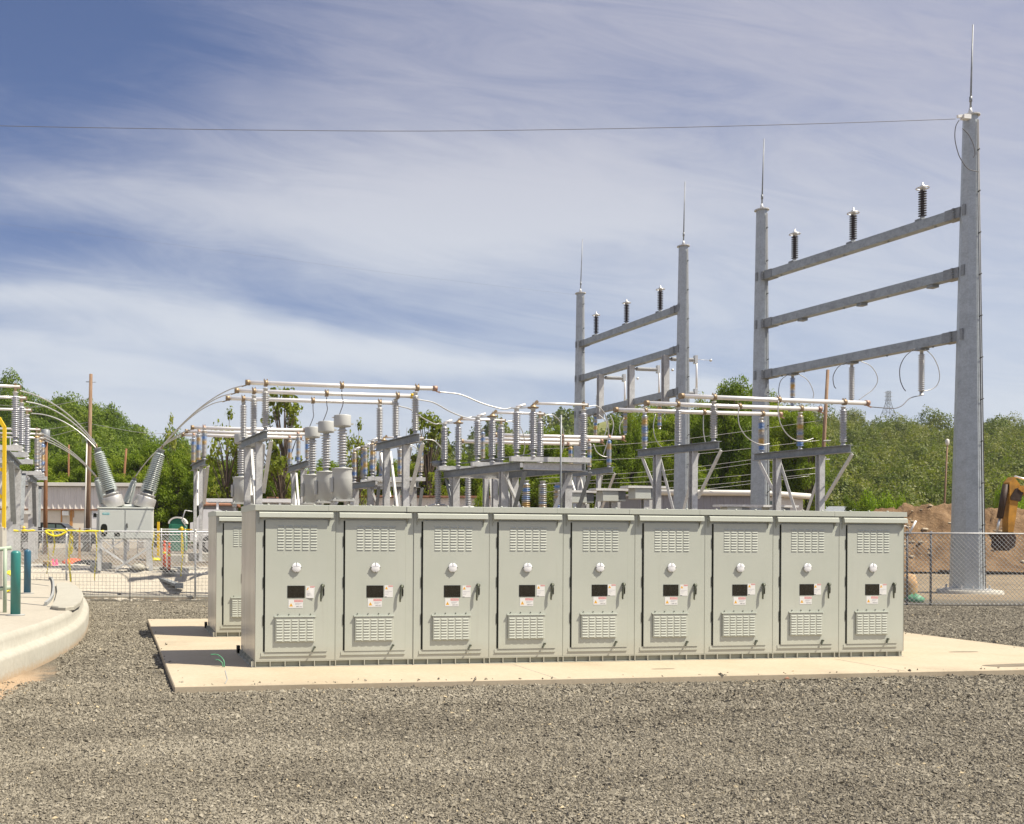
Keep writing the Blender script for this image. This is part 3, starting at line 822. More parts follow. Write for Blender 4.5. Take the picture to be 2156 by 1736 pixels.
def bus_stand(label, a, b, ts, mat='porcelain', cols=(0.24, 0.72), group=None, h=1.40, mats=None, r=0.12, zt=ZT, cw=0.20):
    """a, b: rear and front ends of the support beam; ts: where the three insulators stand on it"""
    root = thing('bus_support_stand', label, 'bus stand', (a.x, a.y, gh(a.x, a.y)), group)
    o = Vector(root.location)
    A, B = a - o, b - o
    d = (B - A).normalized()
    mb = MB(); mb.ibeam(A - d*0.12, B + d*0.12, 0.22, 0.26, 0.02); mb.build('support_beam', M['galv_dark'], root)
    zb = A.z - 0.13
    cp = []
    for t in cols:
        c = lerp(A, B, t); g0 = gh(c.x + o.x, c.y + o.y) - o.z
        mb = MB(); mb.ibeam((c.x, c.y, g0), (c.x, c.y, zb - 0.003), cw, cw*1.1, 0.022, 0, (0,1,0))
        mb.box((c.x-0.2, c.y-0.2, g0-0.02), (c.x+0.2, c.y+0.2, g0+0.03))
        mb.build('column', M['galv'], root); cp.append(c)
    for c, e in ((cp[0], A), (cp[1], B)):
        mb = MB(); mb.angle((c.x+0.13, c.y, zb-1.55), (e.x+0.13, e.y, zb-0.02), 0.13, 0.014); mb.build('knee_brace', M['galv_bright'], root)
    mid = lerp(cp[0], cp[1], 0.5)
    for c in cp:
        mb = MB(); mb.angle((mid.x+0.14, mid.y, zb-2.45), (c.x+0.14, c.y, zb-0.05), 0.11, 0.014); mb.build('cross_brace', M['galv_bright'], root)
    tops = []
    for i, t in enumerate(ts):
        p = lerp(A, B, t); p = Vector((p.x, p.y, A.z + 0.131))
        insulator(root, p, zt - 0.09 - ZB - 0.131, r, 20, (mats[i] if mats else mat))
        tops.append(p + o)
    return root, tops
def bus_tube(label, a, b, r=0.062, clamps=(), group=None, ends=('bronze', 'bronze_red'), mat='alu', cl='bronze'):
    root = thing('bus_tube', label, 'bus tube', a, group)
    B = b - a; d = B.normalized()
    mb = MB(); mb.tube([(0,0,0), B*0.5 + Vector((0,0,-0.012)), B], r, 14); mb.build('tube', M[mat], root)
    for p, m in ((Vector(), ends[0]), (B, ends[1])):
        s = -1 if p.length < 0.01 else 1
        mb = MB(); mb.tube([p - d*s*0.10, p + d*s*0.03], r*1.32, 12)
        mb.beam(p + Vector((0,0,-r*1.2)), p + d*s*0.14 + Vector((0,0,-r*1.9)), 0.05, 0.03)
        mb.build('end_clamp', M[m], root)
    for t in clamps:
        p = B*t
        mb = MB(); mb.tube([p - d*0.055, p + d*0.055], r*1.35, 12)
        mb.beam(p + Vector((0,0,-r*0.9)), p + Vector((0,0,-0.10)), 0.10, 0.12)
        for k in (-1, 1): mb.beam(p + d*k*0.045 + Vector((0,0,r)), p + d*k*0.045 + Vector((0,0,r*1.9)), 0.03, 0.03)
        mb.build('support_clamp', M[cl], root)
    return root
def tpx(a, b, px):            # parameter along a-b where it shows at picture column px
    lo, hi = -0.2, 1.2
    f = lambda t: proj(lerp(a, b, t))[0] - px
    if f(lo) > 0: lo, hi = hi, lo
    for _ in range(50):
        m = (lo + hi) / 2
        if f(m) < 0: lo = m
        else: hi = m
    return (lo + hi) / 2

# ---- near bus over the three instrument transformers
nb_a, nb_b = onz(*q('B', 868, 880), ZB), onz(*q('B', 1152, 762), ZB)
fb_a, fb_b = onz(*q('C', 975, 905), ZB), onz(*q('C', 1448, 795), ZB)
bus_stand('bus stand with three grey insulators nearest the circuit breakers, below the tall tubes', nb_a, nb_b, (0.05, 0.50, 0.96), group='near bus stands')
bus_stand('bus stand with three grey insulators just past the three instrument transformers', fb_a, fb_b, (0.05, 0.47, 0.94), group='near bus stands')
TA = []
for (xa, ya, w1, xb, yb, w2, nm, e, cl) in (
        (918, 142, 'B', 1662, 213, 'C', 'front tube of the near three-phase bus, highest in view', ('bronze', 'bronze_red'), 'bronze'),
        (790, 237, 'B', 1400, 302, 'C', 'middle tube of the near three-phase bus', ('bronze', 'yellow'), 'bronze'),
        (685, 327, 'B', 1178, 382, 'C', 'rear tube of the near three-phase bus', ('bronze', 'alu_dull'), 'bronze_red')):
    a, b = onz(*q(w1, xa, ya), ZT), onz(*q(w2, xb, yb), ZT)
    a.z = b.z = ZT; TA.append((a, b))
cx = {0: (q('B', 1145, 0)[0], q('C', 553, 0)[0], q('C', 1440, 0)[0]), 1: (q('B', 1005, 0)[0], q('C', 374, 0)[0], q('C', 1210, 0)[0]), 2: (q('B', 880, 0)[0], q('C', 213, 0)[0], q('C', 1000, 0)[0])}
for i, (nm, e) in enumerate((('front tube of the near three-phase bus, highest against the sky', ('bronze', 'bronze_red')), ('middle tube of the near three-phase bus, with a yellow end clamp', ('bronze', 'yellow')), ('rear tube of the near three-phase bus', ('bronze', 'alu_dull')))):
    bus_tube(nm, TA[i][0], TA[i][1], 0.066, [tpx(*TA[i], c) for c in cx[i]], 'tubes of the near bus', e)

# ---- three instrument transformers standing under that bus
def make_ct():
    root = thing('instrument_transformer', 'x', 'instrument transformer')
    mb = MB()                       # stand: two channels with legs, z = 0 is the ground
    for x in (-0.35, 0.27):
        mb.box((x, -0.28, 0.0), (x+0.08, -0.20, 2.93)); mb.box((x, 0.20, 0.0), (x+0.08, 0.28, 2.93))
        mb.box((x-0.02, -0.36, 2.933), (x+0.10, 0.36, 3.03))
    mb.box((-0.35, -0.27, 2.2), (0.35, -0.21, 2.28))
    mb.build('stand', M['galv'], root)
    mb = MB(); mb.box((-0.44, -0.40, 3.033), (0.44, 0.40, 3.085))
    for x in (-0.36, 0.36): mb.lathe([(0.04, 3.0855), (0.04, 3.13)], 6, 0, False, (x, -0.33, 0))
    mb.build('base_plate', M['ct_paint'], root)
    mb = MB(); mb.lathe([(0.40, 3.0865), (0.40, 3.70), (0.405, 3.72), (0.37, 3.90), (0.395, 3.97), (0.40, 4.00), (0.40, 4.03), (0.30, 4.05), (0.0, 4.06)], 28)
    mb.bbox((-0.47, -0.16, 3.3), (-0.39, 0.16, 3.75), 0.01)
    mb.lathe([(0.42, 4.005), (0.42, 4.03)], 28)
    for k in range(10):
        a = 2*math.pi*k/10; mb.lathe([(0.018, 0), (0.018, 0.03)], 6, 0, False, (0.385*math.cos(a), 0.385*math.sin(a), 4.031))
    mb.build('tank', M['ct_paint'], root)
    o = link('insulator', ins_mesh(1.30, 0.20, 13, 'porcelain', 'ct_paint', 16, 0.85), root, (0, 0, 4.05))
    mb = MB(); mb.lathe([(0.16, 5.28), (0.33, 5.30), (0.335, 5.34), (0.335, 5.62), (0.325, 5.645), (0.0, 5.65)], 28)
    mb.box((0.33, -0.05, 5.36), (0.43, 0.05, 5.41)); mb.box((-0.42, -0.02, 5.56), (-0.33, 0.02, 5.59))
    mb.build('head', M['ct_paint'], root)
    return root
ct = make_ct(); ct.scale = (0.78, 0.78, 1.0)
cts = []
for i, (px, lab) in enumerate(((q('C', 556, 0)[0], 'nearest of the three grey instrument transformers with round tank and ribbed column'), (q('C', 365, 0)[0], 'middle one of the three grey instrument transformers in a slanting row'), (q('C', 203, 0)[0], 'farthest of the three grey instrument transformers in a slanting row'))):
    y = (TA[i][0].y + TA[i][1].y) / 2
    p = ony(px, 1000, y)
    o = ct if i == 0 else copy_tree(ct)
    o.location = (p.x, p.y, 0.0); o['label'] = lab; o['group'] = 'instrument transformers under the near bus'; cts.append(Vector((p.x, p.y, 0)))
    t = tpx(*TA[i], cx[i][1]); tp = lerp(*TA[i], t)
    wire('thin lead from a bus clamp down to the %s instrument transformer' % ('nearest', 'middle', 'farthest')[i], [tp + Vector((0, 0, -0.12)), tp + Vector((0.01, 0, -0.35)), lerp(tp, Vector((p.x, p.y, 5.65)), 0.6) + Vector((0.03, 0, 0)), Vector((p.x - 0.1, p.y, 5.65))], 0.014, 'wire_dark')
# a further one beside the near stand, set farther back
p = ony(q('B', 855, 0)[0], 1000, 36.5)
far_ct = copy_tree(ct); far_ct.location = (p.x, p.y, 0.12); far_ct['label'] = 'single grey instrument transformer behind the nearest bus stand, half hidden'; far_ct['group'] = 'far instrument transformers'
p = ony(q('B', 1000, 0)[0], 1000, 37.6)
far_ct = copy_tree(ct); far_ct.location = (p.x, p.y, 0.12); far_ct['label'] = 'grey instrument transformer seen between the legs of the nearest bus stand'; far_ct['group'] = 'far instrument transformers'

# ---- far bus, lower in view behind the near one
g_a, g_b = onz(*q('B', 285, 1150), ZB), onz(*q('B', 425, 1080), ZB)
bus_stand('tall thin bus stand with blue and amber insulators over the white truck', g_a, g_b, (0.06, 0.5, 0.96), 'banded', group='far bus stands', r=0.13, cw=0.14)
g_a, g_b = onz(*q('B', 1420, 1170), ZB), onz(*q('B', 1645, 1097), ZB)
bus_stand('bus stand with blue and amber insulators behind the instrument transformers', g_a, g_b, (0.04, 0.5, 0.95), 'banded', group='far bus stands', r=0.12, cw=0.15)
for i, (xa, ya, wb, xb, yb) in enumerate(((270, 672, 'C', 128, 704), (200, 716, 'B', 1640, 752), (160, 756, 'B', 1560, 792))):
    a, b = onz(*q('B', xa, ya), ZT), onz(*q(wb, xb, yb), ZT)
    bus_tube('%s tube of the far bus, behind the near bus stands' % ('front', 'middle', 'rear')[i], a, b, 0.075, [tpx(a, b, q('B', c, 0)[0]) for c in ((418, 1640), (357, 1525), (295, 1425))[i]], 'tubes of the far bus', cl='bronze_red')

# ---- near right bus and far right bus
rs_a, rs_b = onz(*q('E', 1092, 975), ZB), onz(1507.6, 938, ZB)
bus_stand('bus stand with three insulators in front of the inner gantry pole', rs_a, rs_b, (0.06, 0.52, 0.97), group='near bus stands', mats=('banded', 'porcelain_blue', 'porcelain'))
rt_a, rt_b = onz(*q('F', 705, 985), ZB), onz(*q('F', 1735, 892), ZB)
bus_stand('bus stand under the outer end of the bright tubes, before the wooded hill', rt_a, rt_b, (0.05, 0.50, 0.955), group='near bus stands', mats=('banded', 'banded', 'porcelain_blue'))
TC = []
for i, (xa, ya, xb, yb) in enumerate(((1565, 300, 1965, 372), (1155, 385, 1425, 441), (793, 462, 975, 500))):
    a, b = onz(*q('E', xa, ya), ZT), onz(*q('F', xb, yb), ZT); a.z = b.z = ZT; TC.append((a, b))
ccx = ((q('E', 1960, 0)[0], q('F', 950, 0)[0], q('F', 1697, 0)[0]), (q('E', 1530, 0)[0], q('F', 505, 0)[0], q('F', 1205, 0)[0]), (q('E', 1150, 0)[0], q('E', 1840, 0)[0], q('F', 767, 0)[0]))
for i in range(3):
    bus_tube('%s tube of the bright bus below the tall gantry' % ('front', 'middle', 'rear')[i], *TC[i], 0.072, [tpx(*TC[i], c) for c in ccx[i]], 'tubes of the bright bus')
# drops from the bright tubes
for i, w, pts in ((0, 'F', ((950, 330), (945, 470), (975, 610), (1050, 730), (1150, 795), (1260, 800), (1345, 772))), (1, 'F', ((500, 425), (490, 520), (510, 640), (580, 750), (680, 820), (770, 845), (850, 832))), (2, 'F', ((98, 480), (95, 560), (95, 680), (105, 760), (120, 825)))):
    y = TC[i][0].y
    pp = [ony(*q(w, x, yy), y - 0.02) for x, yy in pts]; pp[0].z = ZT - 0.06
    wire('curved drop lead hanging from the %s bright bus tube' % ('front', 'middle', 'rear')[i], pp, 0.017, 'cable', group=None)
TD = []
for i, (xa, ya, xb, yb) in enumerate(((940, 610, 892, 795), (735, 655, 640, 832), (510, 690, 390, 866))):
    a, b = onz(*q('D', xa, ya), ZT), onz(*q('E', xb, yb), ZT); a.z = b.z = ZT; TD.append((a, b))
    bus_tube('%s tube of the far bright bus behind the disconnect switch' % ('front', 'middle', 'rear')[i], a, b, 0.085, [tpx(a, b, q('E', c, 0)[0]) for c in ((175, 720), (175, 480), (175, 235))[i]], 'tubes of the far bright bus', cl='bronze_red')
ds_a, ds_b = onz(*q('E', 250, 1228), ZB), onz(*q('E', 748, 1172), ZB)
bus_stand('bus stand with one blue insulator in view under the far bright tubes', ds_a, ds_b, (0.04, 0.5, 0.95), 'banded', group='far bus stands', r=0.12, cw=0.15)
dt_a, dt_b = onz(*q('D', 775, 985), ZB), onz(*q('D', 1010, 960), ZB)
bus_stand('bus stand with blue and amber insulators behind the disconnect switch', dt_a, dt_b, (0.05, 0.5, 0.95), 'banded', group='far bus stands', r=0.11)

# ---- disconnect switches: three phases on a braced steel frame
def switch(label, phases, frame, zb, tube_top=0.16, mat='porcelain', mats=None, left_horn=True, group=None, r=0.135, cols=(0.17, 0.81)):
    """phases: (a, b, c) insulator feet of each phase, world; frame: FL, RL, FR corners of the frame, world"""
    FL, RL, FR = frame; RR = RL + (FR - FL)
    root = thing('disconnect_switch', label, 'disconnect switch', (FL.x, FL.y, gh(FL.x, FL.y)), group)
    o = Vector(root.location); L = lambda p: Vector(p) - o
    for (a, b, m) in ((FL, RL, 'galv_dark'), (FR, RR, 'galv_dark')):
        mb = MB(); mb.ibeam(L(a), L(b), 0.22, 0.26, 0.02); mb.build('frame_beam', M[m], root)
    for (a, b) in ((FL, FR), (RL, RR)):
        d = (b - a).normalized()
        mb = MB(); mb.ibeam(L(a + d*0.113), L(b - d*0.113), 0.16, 0.22, 0.02); mb.build('cross_beam', M['galv_bright'], root)
    colp = []
    for (a, b) in ((RL, FL), (RR, FR)):
        row = []
        for t in cols:
            c = lerp(a, b, t); g0 = gh(c.x, c.y)
            mb = MB(); mb.ibeam(L((c.x, c.y, g0)), L((c.x, c.y, a.z - 0.133)), 0.24, 0.24, 0.024, 0, (0,1,0)); mb.build('column', M['galv'], root); row.append(c)
        colp.append((row, a, b))
        for c, e in ((row[0], a), (row[1], b)):
            mb = MB(); mb.angle(L((c.x+0.14, c.y, a.z-1.9)), L((e.x+0.14, e.y, a.z-0.14)), 0.15, 0.016); mb.build('knee_brace', M['galv_dark'], root)
    for k, (p, e) in enumerate(((colp[0][0][1], FL), (colp[1][0][1], FR))):
        qn = colp[1-k][0][1]
        mb = MB(); mb.angle(L((p.x, p.y-0.14, p.z-0.2)), L(lerp(Vector((p.x, p.y-0.14, 0)), Vector((qn.x, qn.y-0.14, 0)), 0.42) + Vector((0, 0, p.z-2.1))), 0.13, 0.014); mb.build('cross_brace', M['galv_bright'], root)
    a_, b_ = colp[0][0][1], colp[1][0][1]
    mb = MB(); mb.beam(L((a_.x, a_.y-0.14, a_.z-1.35)), L((b_.x, b_.y-0.14, b_.z-1.35)), 0.02, 0.14); mb.build('tie_strut', M['galv_bright'], root)
    for i, (A, B_, C_) in enumerate(phases):
        d = (C_ - A).normalized()
        mb = MB(); mb.beam(L(A - d*0.2 - Vector((0,0,0.08))), L(C_ + d*0.2 - Vector((0,0,0.08))), 0.20, 0.15); mb.build('phase_base', M['galv'], root)
        mm = mats[i] if mats else mat
        hs = 1.52
        for P in (A, B_, C_):
            mb = MB(); mb.lathe([(0.10, -0.003), (0.10, 0.02), (0.06, 0.03), (0.06, 0.13)], 10, 0, True, L(P)); mb.build('insulator_foot', M['galv'], root)
            insulator(root, L(P) + Vector((0,0,0.11)), hs - 0.11, r, 20, mm)
        T = Vector((0, 0, hs)); u = Vector((0, 0, tube_top))
        mb = MB(); mb.tube([L(B_ + T + u), L(C_ + T + u + d*0.12)], 0.042, 10); mb.build('blade_tube', M['alu'], root)
        mb = MB(); mb.tube([L(A + T + Vector((0,0,0.03)) - d*0.02), L(A + T + Vector((0,0,0.12)) + d*0.28)], 0.042, 8); mb.build('arcing_horn', M['alu'], root)
        mb = MB(); mb.beam(L(A + T - d*0.2), L(A + T + d*0.1), 0.10, 0.03); mb.beam(L(A + T + d*0.1), L(B_ + T + Vector((0,0,0.05))), 0.03, 0.05); mb.build('terminal_pad', M['alu_dull'], root)
        mb = MB(); mb.lathe([(0.17, 0.0), (0.19, 0.03), (0.08, 0.06), (0.08, 0.10)], 10, 0, True, L(B_ + T))
        mb.beam(L(B_ + T + Vector((0,0,0.10))), L(B_ + T + u + Vector((0,0,0.07)) + d*0.14), 0.10, 0.08)
        mb.build('rotating_head', M['bronze'], root)
        mb = MB(); mb.beam(L(C_ + T), L(C_ + T + u + Vector((0,0,0.08))), 0.07, 0.07); mb.beam(L(C_ + T + u*0.9 - d*0.05), L(C_ + T + u*0.9 + d*0.16), 0.05, 0.11); mb.build('contact_jaw', M['bronze'], root)
    # operating rods
    mb = MB(); mb.tube([L(phases[0][1] + Vector((0.1, 0, 0.10))), L(phases[2][1] + Vector((0.1, 0, 0.10)))], 0.022, 6); mb.build('operating_rod', M['galv_dark'], root)
    c = phases[0][2]; d0 = (phases[0][2] - phases[0][0]).normalized()
    pp = phases[0][0] + d0 * 0.60 * (phases[0][2] - phases[0][0]).length
    mb = MB(); mb.tube([L((pp.x, pp.y - 0.3, gh(pp.x, pp.y) + 1.0)), L((pp.x, pp.y - 0.3, zb + 1.3))], 0.03, 8); mb.build('operating_pipe', M['galv_dark'], root)
    return root
ZS = 4.51
def ph(w, pts): return tuple(onz(*q(w, x, y), ZS) for x, y in pts)
sw1 = [ph('D', ((1190, 892), (1408, 893), (2098, 897))), ph('D', ((692, 962), (890, 962), (1538, 966))), ph('D', ((270, 1012), (455, 1012), (1042, 1014)))]
for a, b, c in sw1:
    for p in (a, b, c): p.y = (a.y + b.y + c.y) / 3
fr1 = (onz(*q('D', 1262, 1008), 4.22), onz(*q('D', 290, 1118), 4.22), onz(*q('D', 2052, 1030), 4.22))
fr1[2].y = fr1[0].y
switch('large disconnect switch with nine grey ribbed insulators on a braced frame above the cabinets', sw1, fr1, ZS, mat='porcelain_blue')
# second disconnect switch behind, between the near bus stand legs
sw2 = [ph('C', ((902, 1252), (1040, 1252), (1482, 1258))), ph('C', ((818, 1290), (930, 1290), (1240, 1293))), ph('C', ((692, 1318), (800, 1318), (1020, 1320)))]
for a, b, c in sw2:
    for p in (a, b, c): p.y = (a.y + b.y + c.y) / 3
fr2 = (onz(*q('C', 945, 1335), 4.22), onz(*q('C', 672, 1365), 4.22), onz(*q('C', 1440, 1345), 4.22))
fr2[2].y = fr2[0].y
switch('farther disconnect switch with blue and amber insulators behind the near bus stand', sw2, fr2, ZS, mat='banded')
# two switches at the edge of the picture, their outer ends in view
def edge_switch(label, ends, zs, mat, fr_d):
    phs = []
    for p in ends:
        phs.append((p + Vector((-2.5, 0, 0)), p + Vector((-1.9, 0, 0)), p.copy()))
    FR = ends[0] + Vector((-0.25, 0.0, -0.29)); RR = ends[2] + Vector((-0.25, 0, -0.29))
    FL = FR + Vector((-2.0, 0, 0)); RL = FL + (RR - FR)
    return switch(label, phs, (FL, RL, FR), zs, mat=mat, r=0.12, cols=(0.2, 0.78))
e1 = [onz(*q('A', 125, 722), ZS), onz(*q('A', 176, 778), ZS), onz(*q('A', 222, 838), ZS)]
edge_switch('disconnect switch with tall grey insulators on steel legs, beside the yellow guard frame', e1, ZS, 'porcelain_blue', None)
e2 = [onz(*q('A', 302, 935), ZS), onz(*q('A', 325, 958), ZS), onz(*q('A', 350, 978), ZS)]
edge_switch('disconnect switch with blue and amber insulators behind the brown utility pole', e2, ZS, 'banded', None)

# ---- circuit breakers with raked bushings
def make_breaker():
    root = thing('circuit_breaker', 'x', 'circuit breaker')
    W, Hb, Ht = 1.72, 0.99, 1.95
    mb = MB(); mb.bbox((-W/2, 0.0, Hb), (W/2, 1.1, Ht), 0.015); mb.bbox((-W/2-0.03, -0.03, Ht), (W/2+0.03, 1.13, Ht+0.045), 0.01); mb.build('control_cabinet', M['breaker'], root)
    for s, x0, x1 in ((0, -W/2+0.05, -0.035), (1, -0.005, W/2-0.05)):
        mb = MB(); mb.bbox((x0, -0.022, Hb+0.03), (x1, -0.0005, Ht-0.05), 0.006); d = mb.build('door', M['breaker'], root)
        if s == 0:
            ov = lambda cx, cz, rx, rz: [(cx + rx*math.copysign(abs(math.cos(t))**0.7, math.cos(t)), cz + rz*math.copysign(abs(math.sin(t))**0.7, math.sin(t))) for t in [i*2*math.pi/20 for i in range(20)]]
            mb = MB(); mb.prism(ov(x0+0.15, Hb+0.28, 0.105, 0.20), -0.030, -0.0225); mb.build('gauge_window', M['dark_gap'], d)
            mb = MB(); mb.box((x0+0.47, -0.03, Hb+0.09), (x0+0.64, -0.0225, Hb+0.21)); mb.build('nameplate', M['dark_gap'], d)
            mb = MB(); mb.box((x0+0.10, -0.027, Ht-0.19), (x0+0.31, -0.0225, Ht-0.13), 0)
            mb.text('SIEMENS', 0.048, Matrix.Translation((x0+0.205, -0.0282, Ht-0.16)) @ Matrix.Rotation(math.pi/2, 4, 'X'), 1)
            mb.build('maker_plate', [M['teal_logo'], M['white']], d)
        else:
            mb = MB(); mb.beam((x0+0.06, -0.04, Hb+0.36), (x0+0.05, -0.04, Hb+0.50), 0.03, 0.03); mb.build('door_handle', M['black'], d)
    for x in (-W/2+0.03, W/2-0.09):
        for y in (0.08, 2.5):
            mb = MB(); mb.beam((x+0.03, y, 0), (x+0.03, y, Hb-0.003 if y < 1 else 1.4), 0.12, 0.12, 0, (0,1,0)); mb.build('leg', M['galv'], root)
    mb = MB(); mb.box((-0.05, 0.3, 0.3), (0.05, 0.4, Hb-0.003)); mb.build('conduit', M['galv'], root)
    mb = MB(); mb.angle((-W/2+0.1, 0.02, 0.75), (0.3, 0.02, 0.05), 0.07); mb.angle((W/2-0.1, 0.02, 0.75), (-0.3, 0.0, 0.05), 0.07); mb.build('leg_brace', M['galv'], root)
    for j in range(3):
        y = 0.75 + j * 0.95
        mb = MB(); mb.tube([(-0.75, y, 1.72 if j else 2.06), (0.75, y, 1.72 if j else 2.06)], 0.05 if not j else 0.24, 14); mb.build('pole_tank', M['breaker'], root)
        for s in (-1, 1):
            ax = Vector((s*0.30, 0, 1)).normalized()
            p = Vector((s*0.45 + 0.12, y, 2.00))
            mb = MB(); mb.lathe([(0.32, 0.0), (0.335, 0.03), (0.335, 0.34), (0.32, 0.37), (0.22, 0.38), (0.22, 0.43), (0.27, 0.44), (0.27, 0.47)], 22, 0, True, p, ax); mb.build('bushing_turret', M['turret'], root)
            o = link('bushing', ins_mesh(1.52, 0.265, 20, 'porcelain_light', 'galv_dark', 18, 0.8, 0.66), root, p + ax*0.46)
            o.rotation_mode = 'QUATERNION'; o.rotation_quaternion = Vector((0,0,1)).rotation_difference(ax)
            mb = MB(); mb.tube([p + ax*1.96, p + ax*2.12], 0.03, 8); mb.build('terminal_stud', M['bronze'], root)
    return root
br = make_breaker()
p = at(264, 1134, 30.9)
br.location = (p.x, p.y, YARD - 0.03); br['label'] = 'grey circuit breaker with two cabinet doors and big raked bushings forming a V'; br['group'] = 'circuit breakers'
brp = Vector(br.location)
p2 = at(238, 1110, 52.0)
b2 = copy_tree(br); b2.location = (p2.x, p2.y, gh(p2.x, p2.y) + 0.25); b2['label'] = 'farther circuit breaker, only its small raked bushings showing over the near one'
b2p = Vector(b2.location)
def bush_top(o, s, j):
    ax = Vector((s*0.30, 0, 1)).normalized()
    return o + Vector((s*0.45 + 0.12, 0.75 + j*0.95, 2.00)) + ax * 2.12
# jumpers: breaker to edge switches
def sweep(a, b, first=True, e=2.3, n=9):       # level at one end, plunging at the other
    out = []
    for i in range(n + 1):
        t = i / n; k = t ** e if first else 1 - (1 - t) ** e
        out.append(Vector((a.x + (b.x - a.x) * t, a.y + (b.y - a.y) * t, a.z + (b.z - a.z) * k)))
    return out
def arc(a, b, ups, k=7):
    pts = [a]
    for t, dz in ups: pts.append(lerp(a, b, t) + Vector((0, 0, dz)))
    return pts + [b]
GJ = 'jumper cables between the breakers and the switches'
for j in range(3):
    a = e1[j] + Vector((0.12, 0, 1.56)); b = bush_top(brp, -1, j)
    wire('thick white jumper arching from the %s edge switch to the near breaker' % ('front', 'middle', 'rear')[j], sweep(a, b, True, 2.1, 8), 0.020, 'cable', group=GJ)
    a = e2[j] + Vector((0.12, 0, 1.56)); b = bush_top(b2p, -1, j)
    wire('jumper arching from the %s far edge switch to the far breaker' % ('front', 'middle', 'rear')[j], sweep(a, b, True, 2.1, 8), 0.022, 'cable', group=GJ)
    a = bush_top(brp, 1, j); b = TA[j][0] + Vector((-0.12, 0, -0.1))
    wire('grey jumper rising from the near breaker to the %s tube of the near bus' % ('front', 'middle', 'rear')[j], sweep(a, b, False, 1.7, 8), 0.018, 'cable' if j != 1 else 'alu_dull', group=GJ)
FBL = [onz(*q('B', x, y), ZT) for x, y in ((270, 672), (200, 716), (160, 756))]
for j in range(3):
    a = bush_top(b2p, 1, j); b = FBL[j] + Vector((-0.12, 0, -0.1))
    wire('jumper rising from the far breaker to the %s tube of the far bus' % ('front', 'middle', 'rear')[j], sweep(a, b, False, 2.0, 8), 0.022, 'cable', group=GJ)
# jumpers: near bus to the large disconnect switch
for j in range(3):
    a = TA[j][1] + Vector((0.12, 0, -0.1)); b = sw1[j][0] + Vector((-0.2, 0, 1.52))
    wire('sagging jumper from the %s near bus tube to the large disconnect switch' % ('front', 'middle', 'rear')[j], arc(a, b, ((0.08, 0.02), (0.3, 0.06), (0.6, -0.06), (0.88, -0.09))), 0.021, 'cable', group='jumpers to the large disconnect switch')
    a = sw1[j][2] + Vector((0.15, 0, 1.62)); b = TD[j][0] * 0.55 + TD[j][1] * 0.45 + Vector((0, 0, 0.05))
    b = sw1[j][2] + Vector((1.0, 0.6, 0.15))
    wire('white drop lead curving off the %s jaw of the large disconnect switch' % ('front', 'middle', 'rear')[j], [a, a + Vector((0.35, 0.05, 0.03)), a + Vector((0.75, 0.25, -0.25)), a + Vector((0.95, 0.45, -0.85)), b], 0.018, 'cable', group='leads off the disconnect switch')
for j in range(2):
    a = sw2[j][2] + Vector((0.1, 0, 1.6))
    wire('white lead curving down from the %s jaw of the farther disconnect switch' % ('front', 'middle')[j], [a, a + Vector((0.5, 0, -0.02)), a + Vector((0.95, 0.1, -0.45)), a + Vector((1.05, 0.15, -0.9))], 0.02, 'cable')

# ---- arrester-like posts standing below the large switch
def make_post():
    root = thing('surge_arrester', 'x', 'surge arrester')
    mb = MB()
    mb.box((-0.14, -0.14, 0), (0.14, 0.14, 2.25)); mb.box((-0.3, -0.24, 2.25), (0.3, 0.24, 2.32)); mb.build('pedestal', M['galv'], root)
    mb = MB(); mb.bbox((-0.17, -0.15, 2.323), (0.17, 0.15, 2.52), 0.02); mb.tube([(-0.36, 0, 2.6), (-0.2, -0.1, 2.66), (0.2, -0.1, 2.66), (0.36, 0, 2.6)], 0.045, 8); mb.build('terminal_box', M['galv'], root)
    link('insulator', ins_mesh(1.55, 0.13, 19, 'porcelain', 'galv'), root, (0, 0, 2.52))
    mb = MB(); mb.lathe([(0.15, 4.05), (0.22, 4.10), (0.22, 4.25), (0.0, 4.28)], 14); mb.beam((-0.3, 0, 4.2), (0.3, 0, 4.24), 0.06, 0.03); mb.build('cap', M['galv_dark'], root)
    return root
po = make_post()
for i, (px, py, y, lab) in enumerate(((q('D', 215, 0)[0], 0, 34.0, 'ribbed surge arrester column at the outer corner of the large switch'), (q('D', 385, 0)[0], 0, 35.4, 'ribbed surge arrester column second from the outer corner of the large switch'), (q('D', 598, 0)[0], 0, 36.6, 'ribbed surge arrester column with a wide cap, innermost under the large switch'))):
    o = po if i == 0 else copy_tree(po)
    p = ony(px, 1000, y); o.location = (p.x, p.y, gh(p.x, p.y) + (0.0, 0.05, 0.35)[i]); o['label'] = lab; o['group'] = 'surge arresters under the large switch'
